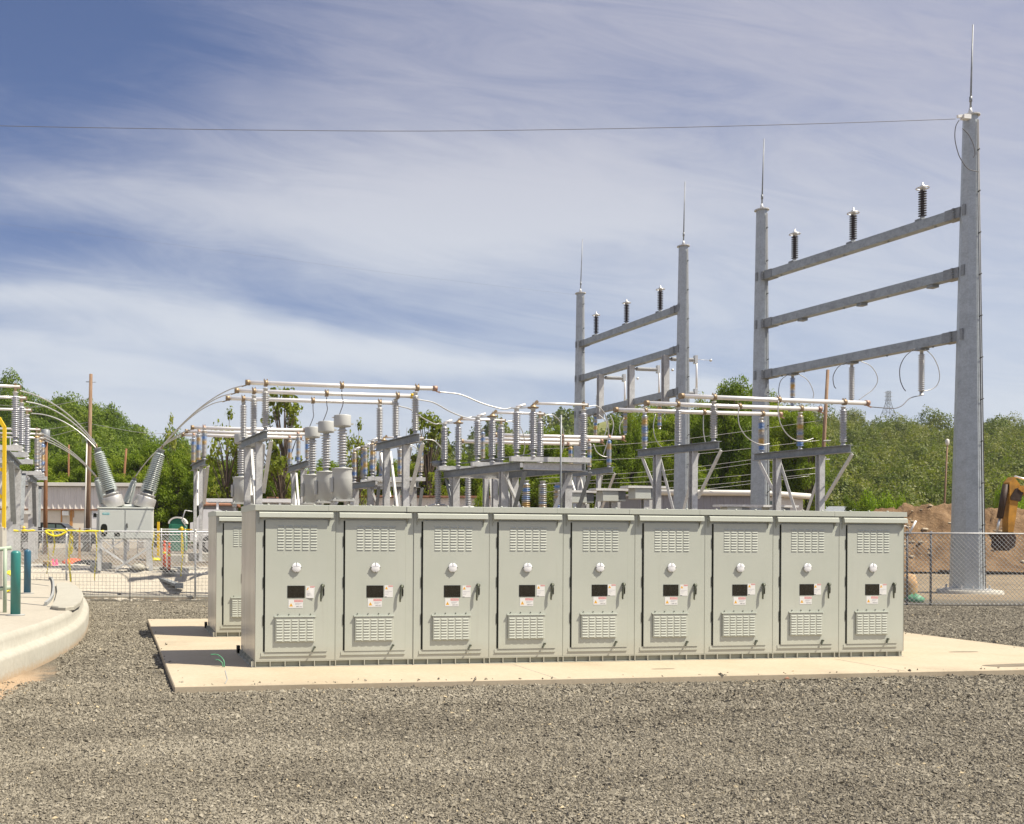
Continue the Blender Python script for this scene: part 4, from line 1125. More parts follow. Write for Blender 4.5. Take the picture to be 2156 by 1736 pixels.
# grey voltage transformers farther back under the switch
def make_vt():
    root = thing('voltage_transformer', 'x', 'voltage transformer')
    mb = MB(); mb.box((-0.3, -0.3, 0), (0.3, 0.3, 1.9)); mb.build('pedestal', M['galv'], root)
    mb = MB(); mb.bbox((-0.42, -0.4, 1.903), (0.42, 0.4, 3.0), 0.03); mb.build('tank', M['ct_paint'], root)
    link('insulator', ins_mesh(1.5, 0.19, 14, 'banded', 'ct_paint', 14, 0.85), root, (0, 0, 3.0))
    return root
vt = make_vt()
for i, (px, y, lab) in enumerate(((q('D', 1340, 0)[0], 40.5, 'grey voltage transformer tank with a blue ribbed neck under the large switch'), (q('D', 1555, 0)[0], 41.5, 'grey voltage transformer tank behind the operating pipe of the large switch'), (q('D', 1745, 0)[0], 42.5, 'grey voltage transformer tank beside the frame leg of the large switch'))):
    o = vt if i == 0 else copy_tree(vt)
    p = ony(px, 1000, y); o.location = (p.x, p.y, gh(p.x, p.y)); o['label'] = lab; o['group'] = 'voltage transformers'
# low posts with flat heads between the right hand stands
def make_low(w=0.55):
    root = thing('low_bus_pedestal', 'x', 'pedestal')
    mb = MB(); mb.ibeam((0, 0, -0.8), (0, 0, 2.75), 0.22, 0.22, 0.02, 0, (0,1,0)); mb.ibeam((0.55, 0.6, -0.8), (0.55, 0.6, 2.75), 0.12, 0.12, 0.02, 0, (0,1,0)); mb.build('post', M['galv'], root)
    mb = MB(); mb.bbox((-0.55, -0.25, 2.753), (0.1, 0.25, 3.15), 0.015, 0); mb.box((0.104, -0.2, 2.76), (0.42, 0.2, 3.14), 1); mb.build('junction_box', [M['breaker'], M['galv_dark']], root)
    mb = MB(); mb.box((-0.85, -0.3, 3.153), (0.75, 0.3, 3.24)); mb.build('top_channel', M['galv_bright'], root)
    return root
lo = make_low()
for i, (px, y, dz, lab) in enumerate(((q('E', 400, 0)[0], 36, 0.58, 'low steel pedestal with flat head behind the large switch frame'), (q('E', 770, 0)[0], 35, 0.62, 'low steel pedestal with flat head in the gap before the dark trees'), (q('E', 1150, 0)[0], 34, 0.68, 'low steel pedestal with flat head beside the inner bus stand'), (q('F', 470, 0)[0], 36, 0.10, 'low steel pedestal with flat head just above the cabinet roof, before the grey shed'), (q('F', 940, 0)[0], 36, 0.10, 'low steel pedestal with flat head in front of the outer gantry pole'))):
    o = lo if i == 0 else copy_tree(lo)
    p = ony(px, 1000, y); o.location = (p.x, p.y, dz); o['label'] = lab; o['group'] = 'low pedestals behind the cabinets'

# ================================================================ GANTRIES
def pole_mesh(z0, z1, r0, r1, n=8, tw=-0.12):
    mb = MB()
    mb.lathe([(r0 + (r1-r0)*t, z0 + (z1-z0)*t) for t in (0, 0.35, 0.36, 0.7, 0.71, 1.0)], n, 0, False)
    mb.v = [(x*math.cos(tw)-y*math.sin(tw), x*math.sin(tw)+y*math.cos(tw), z) for x, y, z in mb.v]
    return mb
def gantry(label, P, arms, foot):
    """P: two poles (base point, top z, base radius, top radius, rod length, rod lean); arms: heights of the cross arms"""
    root = thing('line_gantry', label, 'gantry', P[0][0])
    o = Vector(root.location)
    poles = []
    for (b, zt, r0, r1, rod, lean) in P:
        c = b - o
        mb = pole_mesh(c.z, zt - o.z, r0, r1)
        mb.v = [(x + c.x, y + c.y, z) for x, y, z in mb.v]
        pl = mb.build('pole', M['galv_pole'], root)
        tz = zt - o.z
        mb = MB(); mb.lathe([(r1*1.30, tz), (r1*1.30, tz+0.05)], 16, 0, False, (c.x, c.y, 0)); mb.lathe([(r1*0.45, tz+0.051), (r1*0.25, tz+0.22), (0.04, tz+0.32)], 10, 0, True, (c.x, c.y, 0)); mb.build('cap_plate', M['galv'], pl)
        mb = MB(); mb.tube([(c.x, c.y, tz+0.05), (c.x + lean*0.4, c.y, tz + rod*0.45), (c.x + lean, c.y, tz + rod)], [0.034, 0.03, 0.02], 8)
        mb.lathe([(0.05, 0), (0.05, 0.2)], 8, 0, True, (c.x + lean*0.14, c.y, tz + rod*0.16)); mb.build('lightning_rod', M['galv_dark'], pl)
        # ground leads and cleats running up the sunny face
        ang = R(-74)
        mb = MB()
        for k in (-0.12, 0.12):
            a0 = ang + k
            mb.tube([(c.x + (r0+0.02)*math.cos(a0), c.y + (r0+0.02)*math.sin(a0), c.z), (c.x + (r1+0.03)*math.cos(a0), c.y + (r1+0.03)*math.sin(a0), tz - 0.2)], 0.016, 5)
        mb.build('ground_lead', M['wire_dark'], pl)
        nst = int((zt - b.z) / 1.55)
        for k in range(nst):
            z = c.z + 0.9 + k*1.55; r_ = r0 + (r1 - r0) * (z - c.z) / (tz - c.z) + 0.02
            mb = MB(); mb.tube([(c.x + r_*math.cos(ang-0.2), c.y + r_*math.sin(ang-0.2), z-0.07), (c.x + (r_+0.04)*math.cos(ang), c.y + (r_+0.05)*math.sin(ang), z), (c.x + (r_+0.02)*math.cos(ang+0.2), c.y + (r_+0.02)*math.sin(ang+0.2), z)], 0.018, 5); mb.build('step_cleat', M['black'], pl)
        poles.append((c, r0, r1, tz))
    out = []
    for z in arms:
        ends = []
        dirv = (poles[1][0] - poles[0][0]); dirv.z = 0; dirv.normalize()
        for k, (c, r0, r1, tz) in enumerate(poles):
            r_ = r0 + (r1 - r0) * (z - o.z - c.z) / (tz - c.z)
            s = 1 if k == 0 else -1
            ends.append(Vector((c.x, c.y, z - o.z)) + dirv * s * (r_ + 0.02))
            mb = MB()
            mb.beam(ends[-1] - dirv*s*0.10, ends[-1] + dirv*s*0.5, 0.44, 0.40)
            for h in (-0.17, -0.06, 0.06, 0.17): mb.beam(ends[-1] + dirv*s*0.04 + Vector((-0.27, 0, h)), ends[-1] + dirv*s*0.12 + Vector((-0.27, 0, h)), 0.05, 0.05)
            mb.build('arm_bracket', M['galv_dark'], root)
            mb = MB()
            for sx in (-1, 1): mb.beam(Vector((c.x, c.y, z - o.z - 0.2)) + Vector((-dirv.y, dirv.x, 0)) * sx * (r_ + 0.0), Vector((c.x, c.y, z - o.z + 0.2)) + Vector((-dirv.y, dirv.x, 0)) * sx * (r_ + 0.0), 0.03, 0.12, 0, dirv)
            mb.build('through_plate', M['galv_dark'], root)
        a, b = ends[0] + dirv*0.505, ends[1] - dirv*0.505
        mb = MB(); mb.beam(a, b, 0.40, 0.36)
        for t in (0.06, 0.3, 0.55, 0.8, 0.95): mb.beam(lerp(a, b, t) - Vector((0, 0, 0.21)), lerp(a, b, t + 0.006) - Vector((0, 0, 0.21)), 0.06, 0.05)
        mb.build('cross_arm', M['galv_arm'], root)
        out.append((a + o, b + o))
    return root, out
P1 = at(2037, 1236, 36.8); P1.z = 0.12
P2 = at(1600, 1070, 46.4); P2.z = 0.2
P3 = at(1435.5, 1070, 52.7); P3.z = 0.4
P4 = at(1219.5, 1040, 63.0); P4.z = 0.5
z_at = lambda px, py, d: at(px, py, d).z
g1, arms1 = gantry('taller steel gantry with three cross arms, one pole standing behind the chain link fence',
    [(P1, z_at(2041, 246, 36.8), 0.575, 0.24, 3.45, 0.09), (P2, z_at(1609, 444, 46.4), 0.48, 0.25, 3.4, 0.10)],
    [(z_at(2030, 446, 36.8) + z_at(1606, 583, 46.4)) / 2, (z_at(2030, 572, 36.8) + z_at(1606, 684, 46.4)) / 2, (z_at(2030, 707, 36.8) + z_at(1606, 790, 46.4)) / 2], 0)
mb = MB(); mb.lathe([(1.05, -0.3), (1.05, 0.10), (1.0, 0.12), (0, 0.12)], 28, 0, True, (P1.x + 0.1, P1.y, 0)); mb.lathe([(0.78, 0.121), (0.78, 0.17)], 20, 1, False, (P1.x, P1.y, 0))
for k in range(12):
    a = 2*math.pi*k/12; mb.lathe([(0.03, 0.17), (0.03, 0.30)], 6, 1, False, (P1.x + 0.69*math.cos(a), P1.y + 0.69*math.sin(a), 0))
ft = thing('pole_footing', 'round concrete footing with anchor bolts under the nearest gantry pole', 'footing'); mb.build('drum', [M['block'], M['galv']], ft)
g2, arms2 = gantry('smaller steel gantry standing farther back, seen against the sky in the middle',
    [(P3, z_at(1437.5, 520, 52.7), 0.50, 0.25, 3.5, 0.07), (P4, z_at(1221, 619, 63.0), 0.47, 0.26, 3.5, 0.12)],
    [(z_at(1430, 654, 52.7) + z_at(1226, 722, 63.0)) / 2, (z_at(1430, 738, 52.7) + z_at(1226, 796, 63.0)) / 2, (z_at(1430, 829, 52.7) + z_at(1226, 870, 63.0)) / 2], 0)
def arm_t(arm, px): return lerp(arm[0], arm[1], tpx(arm[0], arm[1], px))
def on_arm(root, arm, px, h, mat, r, n, down=False, hat=True):
    p = arm_t(arm, px) - Vector(root.location)
    p.z += -0.19 if down else 0.19
    mb = MB()
    s = -1 if down else 1
    mb.box((p.x-0.2, p.y-0.16, p.z + (0 if not down else -0.07)), (p.x+0.2, p.y+0.16, p.z + (0.07 if not down else 0))); mb.build('insulator_foot', M['galv_dark'], root)
    o = insulator(root, p + Vector((0, 0, s*0.07)), h, r, n, mat, (0, 0, s), metal='galv' if not down else 'alu_dull')
    tip = p + Vector((0, 0, s*(0.07 + h)))
    if hat:
        mb = MB()
        ring = [(p.x + 0.22*math.cos(t), p.y + 0.22*math.sin(t), tip.z - 0.02) for t in [i*2*math.pi/16 for i in range(17)]]
        mb.tube(ring, 0.022, 6, 0, False); mb.beam((p.x-0.22, p.y, tip.z-0.02), (p.x+0.22, p.y, tip.z-0.02), 0.05, 0.03); mb.lathe([(0.09, tip.z), (0.09, tip.z+0.08), (0.03, tip.z+0.10), (0.03, tip.z+0.2)], 8, 0, True, (p.x, p.y, 0))
        mb.build('grading_ring', M['alu_dull'], root)
    return tip + Vector(root.location)
for px in (1673, 1796, 1942): on_arm(g1, arms1[0], px, 1.24, 'porcelain_dark', 0.15, 11)
for px in (1255, 1319, 1390): on_arm(g2, arms2[0], px, 1.24, 'porcelain_dark', 0.16, 11)
GL = 'looped leads round the hanging insulators'
for px, m, hh, nm, lp in ((1669, 'banded', 1.48, 'innermost', (((385, 915), (330, 960), (312, 1030), (315, 1075)), ((455, 910), (520, 950), (555, 1000), (575, 1060), (570, 1095)))),
                      (1793.5, 'porcelain', 1.66, 'middle', (((825, 825), (760, 860), (722, 930), (728, 1000), (743, 1022)), ((930, 818), (1000, 850), (1045, 910), (1055, 970), (1020, 1030), (960, 1075), (915, 1107)))),
                      (1940.6, 'porcelain', 1.76, 'outermost', (((1335, 722), (1265, 780), (1225, 860), (1225, 950), (1245, 1010), (1266, 1042)), ((1410, 725), (1470, 780), (1510, 860), (1522, 940), (1500, 1000), (1455, 1030), (1400, 1042))))):
    tip = on_arm(g1, arms1[2], px, hh, m, 0.12, 19, True, False)
    zc = proj(tip)[2]
    for side, pts in zip(('short', 'long'), lp):
        wire('%s looped lead beside the %s insulator hanging from the lowest tall gantry arm' % (side, nm), [at(*q('K', x, y), zc - 0.2) for x, y in pts], 0.016, 'wire_dark' if side == 'short' else 'cable', group=GL)
    if nm == 'outermost':
        wire('dark jumper from the outermost hanging insulator down to the bright front tube', [tip, *[at(*q('K', x, y), zc + (33.0 - zc) * t) for x, y, t in ((1300, 1095, 0.3), (1240, 1150, 0.6), (1180, 1172, 0.8), (1100, 1168, 0.9))], TC[0][1] + Vector((0.12, 0, -0.12))], 0.018, 'wire_dark')
for px in (1462, 1308, 1132):
    for k, arm in ((0, arms1[1]),):
        p = arm_t(arm, {1462: 1964, 1308: 1815, 1132: 1690}[px]) - Vector(g1.location)
        mb = MB(); mb.box((p.x-0.15, p.y-0.14, p.z-0.30), (p.x+0.15, p.y+0.14, p.z-0.183)); mb.build('strain_plate', M['galv_dark'], g1)
# vertical switches on the smaller gantry
for xt, yt, xi, yi, xb, yb0, yb1, nm in ((518, 1490, 765, 1492, 0, 0, 0, 'a'), (800, 1410, 1085, 1416, 1080, 1440, 1670, 'b'), (1117, 1330, 1436, 1330, 1410, 1345, 1640, 'c')):
    pxl = q('H', xt, 0)[0]
    a, b = arm_t(arms2[1], pxl), arm_t(arms2[2], pxl)
    o = Vector(g2.location); zc = proj(a)[2]
    mb = MB(); mb.ibeam(a - o - Vector((0.25, 0, 0.15)), b - o + Vector((-0.25, 0, -0.6)), 0.32, 0.30, 0.03, 0, (0,1,0)); mb.build('switch_channel', M['galv'], g2)
    L_ = (q('H', xi, 0)[0] - pxl) / F * zc - 0.3
    for z, ml in ((a.z - 0.35, 'porcelain'), (b.z + 0.1, 'porcelain')):
        p = Vector((a.x - 0.05, a.y, z)) - o
        insulator(g2, p, L_, 0.11, 20, ml, (1, 0, 0), 'galv')
        mb = MB(); mb.beam(p + Vector((L_, 0, -0.2)), p + Vector((L_, 0, 0.25)), 0.16, 0.2); mb.build('switch_jaw', M['alu_dull'], g2)
    p = Vector((a.x + L_ + 0.02, a.y, 0)) - o
    mb = MB(); mb.tube([(p.x, p.y, b.z - o.z + 0.1), (p.x, p.y, a.z - o.z - 0.2)], 0.055, 8); mb.build('switch_blade', M['alu'], g2)
    mb = MB(); mb.tube([(p.x, p.y, a.z - o.z - 0.3), (p.x + 0.8, p.y, a.z - o.z - 0.33)], 0.012, 5); mb.lathe([(0.0, -0.08), (0.06, -0.05), (0.08, 0), (0.06, 0.05), (0, 0.08)], 10, 0, True, (p.x + 0.85, p.y, a.z - o.z - 0.33)); mb.build('corona_ball', M['alu_dull'], g2)
# insulators hanging under the lowest arm of the smaller gantry
for w, x in (('E', 565), ('E', 915), ('E', 1320)):
    on_arm(g2, arms2[2], q(w, x, 0)[0], 1.55, 'banded', 0.13, 16, True, False)
zc = 50.0
for nm, pts in (('first', ((600, 520), (680, 590), (700, 660), (670, 770))), ('second', ((740, 530), (775, 620), (765, 720), (750, 780))), ('third', ((900, 560), (850, 650), (855, 750))), ('fourth', ((1270, 520), (1245, 660), (1270, 800), (1330, 890), (1400, 935))), ('fifth', ((540, 870), (580, 960), (650, 1010), (715, 1018)))):
    wire('thin %s looped lead under the lowest arm of the smaller gantry' % nm, [at(*q('E', x, y), 47.5) for x, y in pts], 0.022, 'cable', group='looped leads under the smaller gantry')
# shield wires
wire('long shield wire from the tallest pole top across the sky', [at(2012, 251, 36.4), at(1800, 258.5, 36.6), at(1500, 267, 37), at(1200, 273, 37.5), at(900, 276.5, 38), at(600, 275, 38.5), at(300, 271, 39), at(0, 265.5, 39.5), at(-300, 256, 40)], 0.011, 'wire_dark', 'shield_wire', 'wire', k=3)
wire('faint shield wire from the farthest gantry pole top across the sky', [at(1213, 621, 62.8), at(1000, 597, 61), at(700, 560, 58), at(400, 520, 55), at(0, 471, 52), at(-300, 430, 50)], 0.0026, 'wire_dark', 'shield_wire', 'wire', k=3)
p = P1 + Vector((0, 0, z_at(2041, 246, 36.8) - P1.z))
mb = MB(); mb.box((-0.55, -0.3, -0.22), (-0.25, -0.1, -0.06)); mb.beam((-0.75, -0.2, -0.14), (-0.3, -0.2, -0.08), 0.08, 0.10); o_ = mb.build('wire_dead_end', M['white'], g1, p - Vector(g1.location))
wire('thin lead looping off the tallest pole top', [at(*q('J', x, y), 36.2) for x, y in ((685, 990), (655, 1050), (650, 1150), (675, 1260), (705, 1325), (760, 1395), (845, 1418))], 0.015, 'wire_dark')
wire('thin lead curling across the face of the tallest pole', [at(*q('J', x, y), 36.2) for x, y in ((710, 1060), (760, 1110), (800, 1190), (815, 1270), (800, 1300))], 0.015, 'wire_dark')
M['galv_mesh'] = galv('weathered_fence_wire', (0.36, 0.36, 0.35), 0.2, 0.5, 0.3)
# ================================================================ FENCES, YARD CLUTTER, BUILDINGS, VEHICLES
def camthing(name, label, cat, p, group=None):          # local x to the right, y away, z up, square to the view of the yard
    return thing(name, label, cat, p, group, -YAW)
def chain_link(root, L, h, sp=0.115, r=0.0052, z0=0.0, mat='galv'):
    mb = MB()
    s = -h
    while s < L:
        for sg in (1, -1):
            a = Vector((s if sg > 0 else s + h, 0, z0)); b = Vector((s + h if sg > 0 else s, 0.006 * sg, z0 + h))
            d = b - a
            t0, t1 = 0.0, 1.0
            for lim, up in ((0.0, False), (L, True)):
                if abs(d.x) > 1e-6:
                    t = (lim - a.x) / d.x
                    if (d.x > 0) == up: t1 = min(t1, t)
                    else: t0 = max(t0, t)
            if t1 > t0 + 1e-3: mb.tube([a + d*t0, a + d*t1], r, 3, 0, False)
        s += sp
    return mb.build('wire_mesh', M[mat], root)
FD = 29.7
ppm = F / FD
def fence(label, px0, px1, posts, h, rail, mat_post, post_r=0.03):
    p0 = at(px0, 1200, FD); p0.z = 0
    root = camthing('chain_link_fence', label, 'fence', p0)
    L = (px1 - px0) / ppm
    chain_link(root, L, (h - 0.87) if rail else h - 0.03, 0.115 if rail else 0.135, 0.0052 if rail else 0.0075, z0=0.84 if rail else 0.02, mat='galv' if rail else 'galv_mesh')
    for px in posts:
        x = (px - px0) / ppm
        mb = MB(); mb.tube([(x, 0.05, -0.1), (x, 0.05, h + 0.03)], post_r, 8); mb.lathe([(post_r*1.3, h), (post_r*1.3, h+0.04), (0.0, h+0.07)], 8, 0, True, (x, 0.05, 0)); mb.build('post', M[mat_post], root)
    mb = MB()
    if rail: mb.tube([(0, 0.05, h - 0.02), (L, 0.05, h - 0.02)], 0.026, 8)
    else: mb.tube([(0, 0.0, h), (L, 0.0, h)], 0.022, 6)
    mb.build('top_rail', M['galv'], root)
    mb = MB(); mb.tube([(0, 0.01, 0.83 if rail else 0.05), (L, 0.01, 0.83 if rail else 0.05)], 0.008, 5); mb.build('tension_wire', M['galv'], root)
    return root
fl = fence('galvanized chain link fence with a top rail, yellow tape wound round part of it', -90, 560, (-133+90, 139, 411), 2.10, True, 'galv')
fr = fence('chain link fence with dark posts in front of the dirt pile', 1840, 2330, (1912, 1962, 2190), 2.18, False, 'wire_dark')
mb = MB(); x = (1914 - 1840) / ppm
mb.tube([(x, 0.0, 2.16), (x + 0.20, 0.0, 2.55)], 0.028, 6); mb.build('barbed_arm', M['white'], fr)
mb = MB(); mb.tube(curve([(x-0.5, 0, 2.2), (x - 0.2, 0, 2.38), (x - 0.05, 0, 2.36), (x + 0.02, 0, 2.2)]), 0.012, 5); mb.build('wire_loop', M['cable'], fr)
# yellow tape wound on the rail and its hanging ends
p0 = at(-90, 1200, FD); p0.z = 0
tp = camthing('caution_tape', 'yellow caution tape wound along the fence rail with loose ends hanging', 'tape', p0)
X = lambda px: (px + 90) / ppm
mb = MB(); g = random.Random(5)
x = X(-8)
pts = []
while x < X(226): pts.append((x, 0.05 + g.uniform(-.008, .008), 2.085 + g.uniform(-.012, .012))); x += 0.12
mb.tube(pts, [0.029 + g.uniform(-.005, .010) for _ in pts], 7); mb.build('wound_tape', M['tape'], tp)
for px, l, w in ((147, 1.62, 0.07), (150, 0.7, 0.10), (201, 1.5, 0.045), (99, 1.3, 0.035), (112, 0.75, 0.05), (322, 0.9, 0.05), (383, 1.35, 0.04)):
    mb = MB(); z = 2.09; xx = X(px); k = 9; a = []
    for i in range(k + 1):
        t = i / k; tw = g.uniform(-1.2, 1.2); c = xx + 0.03*math.sin(5*t + px) 
        a.append(((c - w/2*math.cos(tw), 0.02 - w/2*math.sin(tw), z - l*t), (c + w/2*math.cos(tw), 0.02 + w/2*math.sin(tw), z - l*t)))
    vs = [v for pr in a for v in pr] + [(v[0], v[1] + 0.003, v[2]) for pr in a for v in pr]
    n2 = 2*(k+1)
    mb.add(vs, [(2*i, 2*i+1, 2*i+3, 2*i+2) for i in range(k)] + [(n2+2*i, n2+2*i+2, n2+2*i+3, n2+2*i+1) for i in range(k)])
    mb.build('hanging_end', M['tape'], tp)
mb = MB(); mb.tube(curve([(X(96), -0.02, 2.05), (X(110), -0.03, 1.95), (X(125), -0.03, 1.95), (X(140), -0.02, 2.06)]), 0.03, 5); mb.build('hanging_end', M['tape'], tp)
# square welded mesh along the pale bank below the fence
p0 = at(70, 1200, FD - 0.25); p0.z = 0
lm = camthing('welded_mesh_barrier', 'low welded square mesh barrier standing before the pale bank', 'mesh barrier', p0)
L = (436 - 70) / ppm; mb = MB(); x = 0
while x <= L:
    mb.tube([(x, 0, 0.0), (x, 0.0, 0.80 + 0.02*math.sin(x*2))], 0.0045, 3, 0, False); x += 0.115
for i in range(8): mb.tube([(0, 0.005, 0.05 + i*0.107), (L/2, 0.005, 0.05 + i*0.107 + 0.015*math.sin(i)), (L, 0.005, 0.05 + i*0.107)], 0.0045, 3, 0, False)
mb.build('mesh', M['galv_dark'], lm)
for x in (1.0, 2.9, L): mb = MB(); mb.tube([(x, 0.02, -0.1), (x, 0.02, 0.85)], 0.014, 6); mb.build('stake', M['wire_dark'], lm)
mb = MB(); mb.bbox((0.4, 0.35, -0.1), (L+0.6, 0.75, 0.14), 0.02)
tag(mb.build('timber_edging', M['base_conc'], None, p0), 'pale low kerb at the foot of the bank along the gravel', 'kerb').rotation_euler.z = -YAW

# bollards, rails and the yellow frame on the round base
for (px, py, r, h, m, lab) in ((32.5, 1296, 0.085, 1.10, 'teal', 'near teal steel bollard standing on the round concrete base'), (57.5, 1250, 0.082, 1.02, 'navy', 'farther dark blue steel bollard on the round concrete base')):
    p = onz(px, py, BASE_H)
    b = thing('bollard', lab, 'bollard', p, 'bollards on the round base')
    mb = MB(); mb.lathe([(r, 0.012), (r, h - 0.05), (r*0.93, h - 0.02), (r*0.6, h), (0, h + 0.008)], 20); mb.build('post', M[m], b)
    mb = MB(); mb.lathe([(r*1.9, 0.0), (r*1.9, 0.014), (r*1.02, 0.022)], 20); mb.build('base_plate', M['curb_grey'], b)
hr = onz(-4, 1290, BASE_H)
rl = camthing('guard_rail', 'pale green pipe guard rail next to the teal bollard', 'railing', hr)
sc = proj(hr)[2] / F
for x in (-60, -2, 14):
    mb = MB(); mb.tube([(x*sc, 0.0, 0), (x*sc, 0, 1.13)], 0.035, 8); mb.build('post', M['rail_green'], rl)
for z in (0.40, 1.10): mb = MB(); mb.tube([(-80*sc, 0, z - 0.06), (26*sc, 0.05, z + 0.04)], 0.038, 8); mb.build('rail', M['rail_green'], rl)
yp = onz(3, 1262, BASE_H)
yl = camthing('safety_barrier', 'yellow guard frame on a beige column at the edge of the round base', 'frame', yp)
sc = proj(yp)[2] / F; zt = lambda py: at(3, py, proj(yp)[2]).z - yp.z
mb = MB(); mb.bbox((-14*sc, -0.05, 0), (3.5*sc, 0.25, zt(1110)), 0.01); mb.build('column', M['block'], yl)
mb = MB(); mb.beam((3*sc, 0.05, zt(1112)), (3*sc, 0.05, zt(900)), 0.07, 0.07); mb.build('upright', M['yellow'], yl)
mb = MB(); mb.beam((3*sc, 0.05, zt(900)), (-9*sc, 0.05, zt(880)), 0.07, 0.07); mb.beam((-12*sc, 0.05, zt(1040)), (3*sc, 0.05, zt(1050)), 0.05, 0.07); mb.beam((-12*sc, 0.05, zt(985)), (3*sc, 0.05, zt(992)), 0.05, 0.07); mb.build('crossbar', M['yellow'], yl)
cl = onz(*q('M', 55, 1570), BASE_H)
mb = MB()
for i in range(5): mb.tube([(0.16*math.cos(t) + 0.02*i, 0.05*i, 0.24 + 0.22*math.sin(t) + 0.01*i) for t in [j*2*math.pi/18 for j in range(19)]], 0.022, 6, 0, False)
tag(mb.build('hose_coil', M['tape'], None, cl), 'coil of yellow green hose leaning behind the teal bollard', 'hose')

# traffic posts, stakes, litter in the left part of the yard
def delineator(px, pb, lab, d):
    p = at(px, pb, d); p.z = gh(p.x, p.y)
    o = thing('delineator_post', lab, 'traffic post', p, 'orange traffic posts')
    mb = MB(); mb.lathe([(0.0, 0.001), (0.20, 0.001), (0.20, 0.04), (0.12, 0.07), (0.05, 0.08)], 8, 0, False); mb.build('base', M['black'], o)
    mb = MB(); mb.lathe([(0.052, 0.07), (0.045, 0.66), (0.03, 0.70), (0.03, 0.74), (0.05, 0.77), (0.05, 0.80), (0.02, 0.83), (0.02, 0.86), (0.045, 0.88), (0.03, 0.92), (0, 0.925)], 14); mb.build('tube', M['orange'], o)
    for z in (0.50,): mb = MB(); mb.lathe([(0.053, z), (0.0525, z + 0.07)], 14); mb.build('reflective_band', M['white' if z > 0.5 else 'tape'], o)
delineator(346, 1201, 'orange traffic post with bands, the one set slightly farther back', 31.3)
delineator(356, 1206, 'orange traffic post with bands, the nearer of the pair', 30.8)
def small(name, lab, cat, px, d, fn, mats, py=1190):
    p = at(px, py, d); p.z = gh(p.x, p.y)
    mb = MB(); fn(mb)
    o = mb.build(name, mats, None, p); o.rotation_euler.z = -YAW
    return tag(o, lab, cat)
def bag(mb, w=0.3, h=0.2, sd=1):
    g = random.Random(sd)
    mb.lathe([(0.02, 0), (w*0.5, 0.01), (w*0.52, h*0.4), (w*0.36, h*0.8), (w*0.1, h)], 10)
    mb.v = [(x*(1+g.uniform(-.2,.2)), y*(1+g.uniform(-.2,.2)), z*(1+g.uniform(-.2,.2))) for x, y, z in mb.v]
small('plastic_cone', 'small pink plastic cone standing on the pale slab', 'cone', 111, 33.5, lambda mb: mb.lathe([(0.13, 0), (0.13, 0.02), (0.07, 0.025), (0.03, 0.28), (0, 0.29)], 10), M['pinkcloth'])
small('plastic_cone', 'small pink plastic cone lying next to a wooden block', 'cone', 119, 33.7, lambda mb: mb.lathe([(0.13, 0), (0.13, 0.02), (0.07, 0.025), (0.03, 0.26), (0, 0.27)], 10), M['pinkcloth'])
small('wood_block', 'short orange brown wooden block on the pale slab', 'wood', 102, 33.4, lambda mb: mb.bbox((-0.17, -0.1, 0), (0.12, 0.1, 0.22), 0.02), M['lumber'])
small('plastic_sheet', 'crumpled red plastic sheet lying on the dirt behind the fence', 'plastic sheet', 152, 36.5, lambda mb: bag(mb, 0.75, 0.22, 3), M['orange'])
small('black_bag', 'slumped black bag lying on the dirt behind the fence', 'bag', 185, 36.0, lambda mb: bag(mb, 0.9, 0.2, 8), M['black'])
for i, (px, l) in enumerate(((165, 1.25), (169, 1.15))):
    small('wooden_stake', ('thin wooden survey stake, taller one', 'thin wooden survey stake, leaning slightly behind the taller one')[i], 'stake', px, 40 + i, lambda mb: mb.beam((0, 0, 0), (0.05 - 0.1*i, 0, l*1.1), 0.06, 0.04), M['lumber'])
small('yellow_post', 'short yellow guard post in front of the cream building', 'post', 50, 62, lambda mb: mb.lathe([(0.10, 0), (0.10, 1.5), (0.06, 1.56), (0, 1.58)], 12), M['yellow'])
small('concrete_block', 'square concrete footing block under the near breaker leg', 'concrete block', 213, 31.6, lambda mb: mb.bbox((-0.3, -0.3, -0.2), (0.3, 0.3, 0.20), 0.02), M['block'])
small('concrete_block', 'square concrete footing block beside the thin bus stand legs', 'concrete block', 428, 42.5, lambda mb: mb.bbox((-0.6, -0.5, -0.2), (0.5, 0.5, 0.35), 0.02), M['block'])
small('concrete_block', 'flat concrete block left on the dirt behind the traffic posts', 'concrete block', 368, 41, lambda mb: mb.bbox((-0.5, -0.4, -0.2), (0.5, 0.4, 0.30), 0.02), M['block'])
small('concrete_slab', 'pale concrete slab with pink cones on it behind the fence', 'slab', 110, 34.6, lambda mb: mb.bbox((-0.9, -1.6, -0.3), (1.0, 1.0, 0.04), 0.01), M['block'])
small('concrete_slab', 'pale concrete slab carrying the pair of traffic posts', 'slab', 352, 31.6, lambda mb: mb.bbox((-0.7, -0.45, -0.3), (0.9, 1.3, 0.035), 0.01), M['base_conc'])
small('cable_trough', 'grey steel trough lying askew on the pale bank', 'trough', 352, 30.3, lambda mb: (mb.beam((-0.75, 0.9, 0.42), (0.35, -0.2, 0.10), 0.22, 0.07), mb.box((0.28, -0.3, 0.0), (0.52, -0.1, 0.16))), M['galv_dark'])
small('stone_heap', 'small white heap of crushed stone at the breaker foot', 'stone heap', 291, 31.2, lambda mb: bag(mb, 0.55, 0.2, 4), M['base_conc'])
small('plastic_sheet', 'flat yellow plastic sheet lying behind the orange traffic posts', 'plastic sheet', 330, 41, lambda mb: bag(mb, 0.9, 0.12, 6), M['tape'])

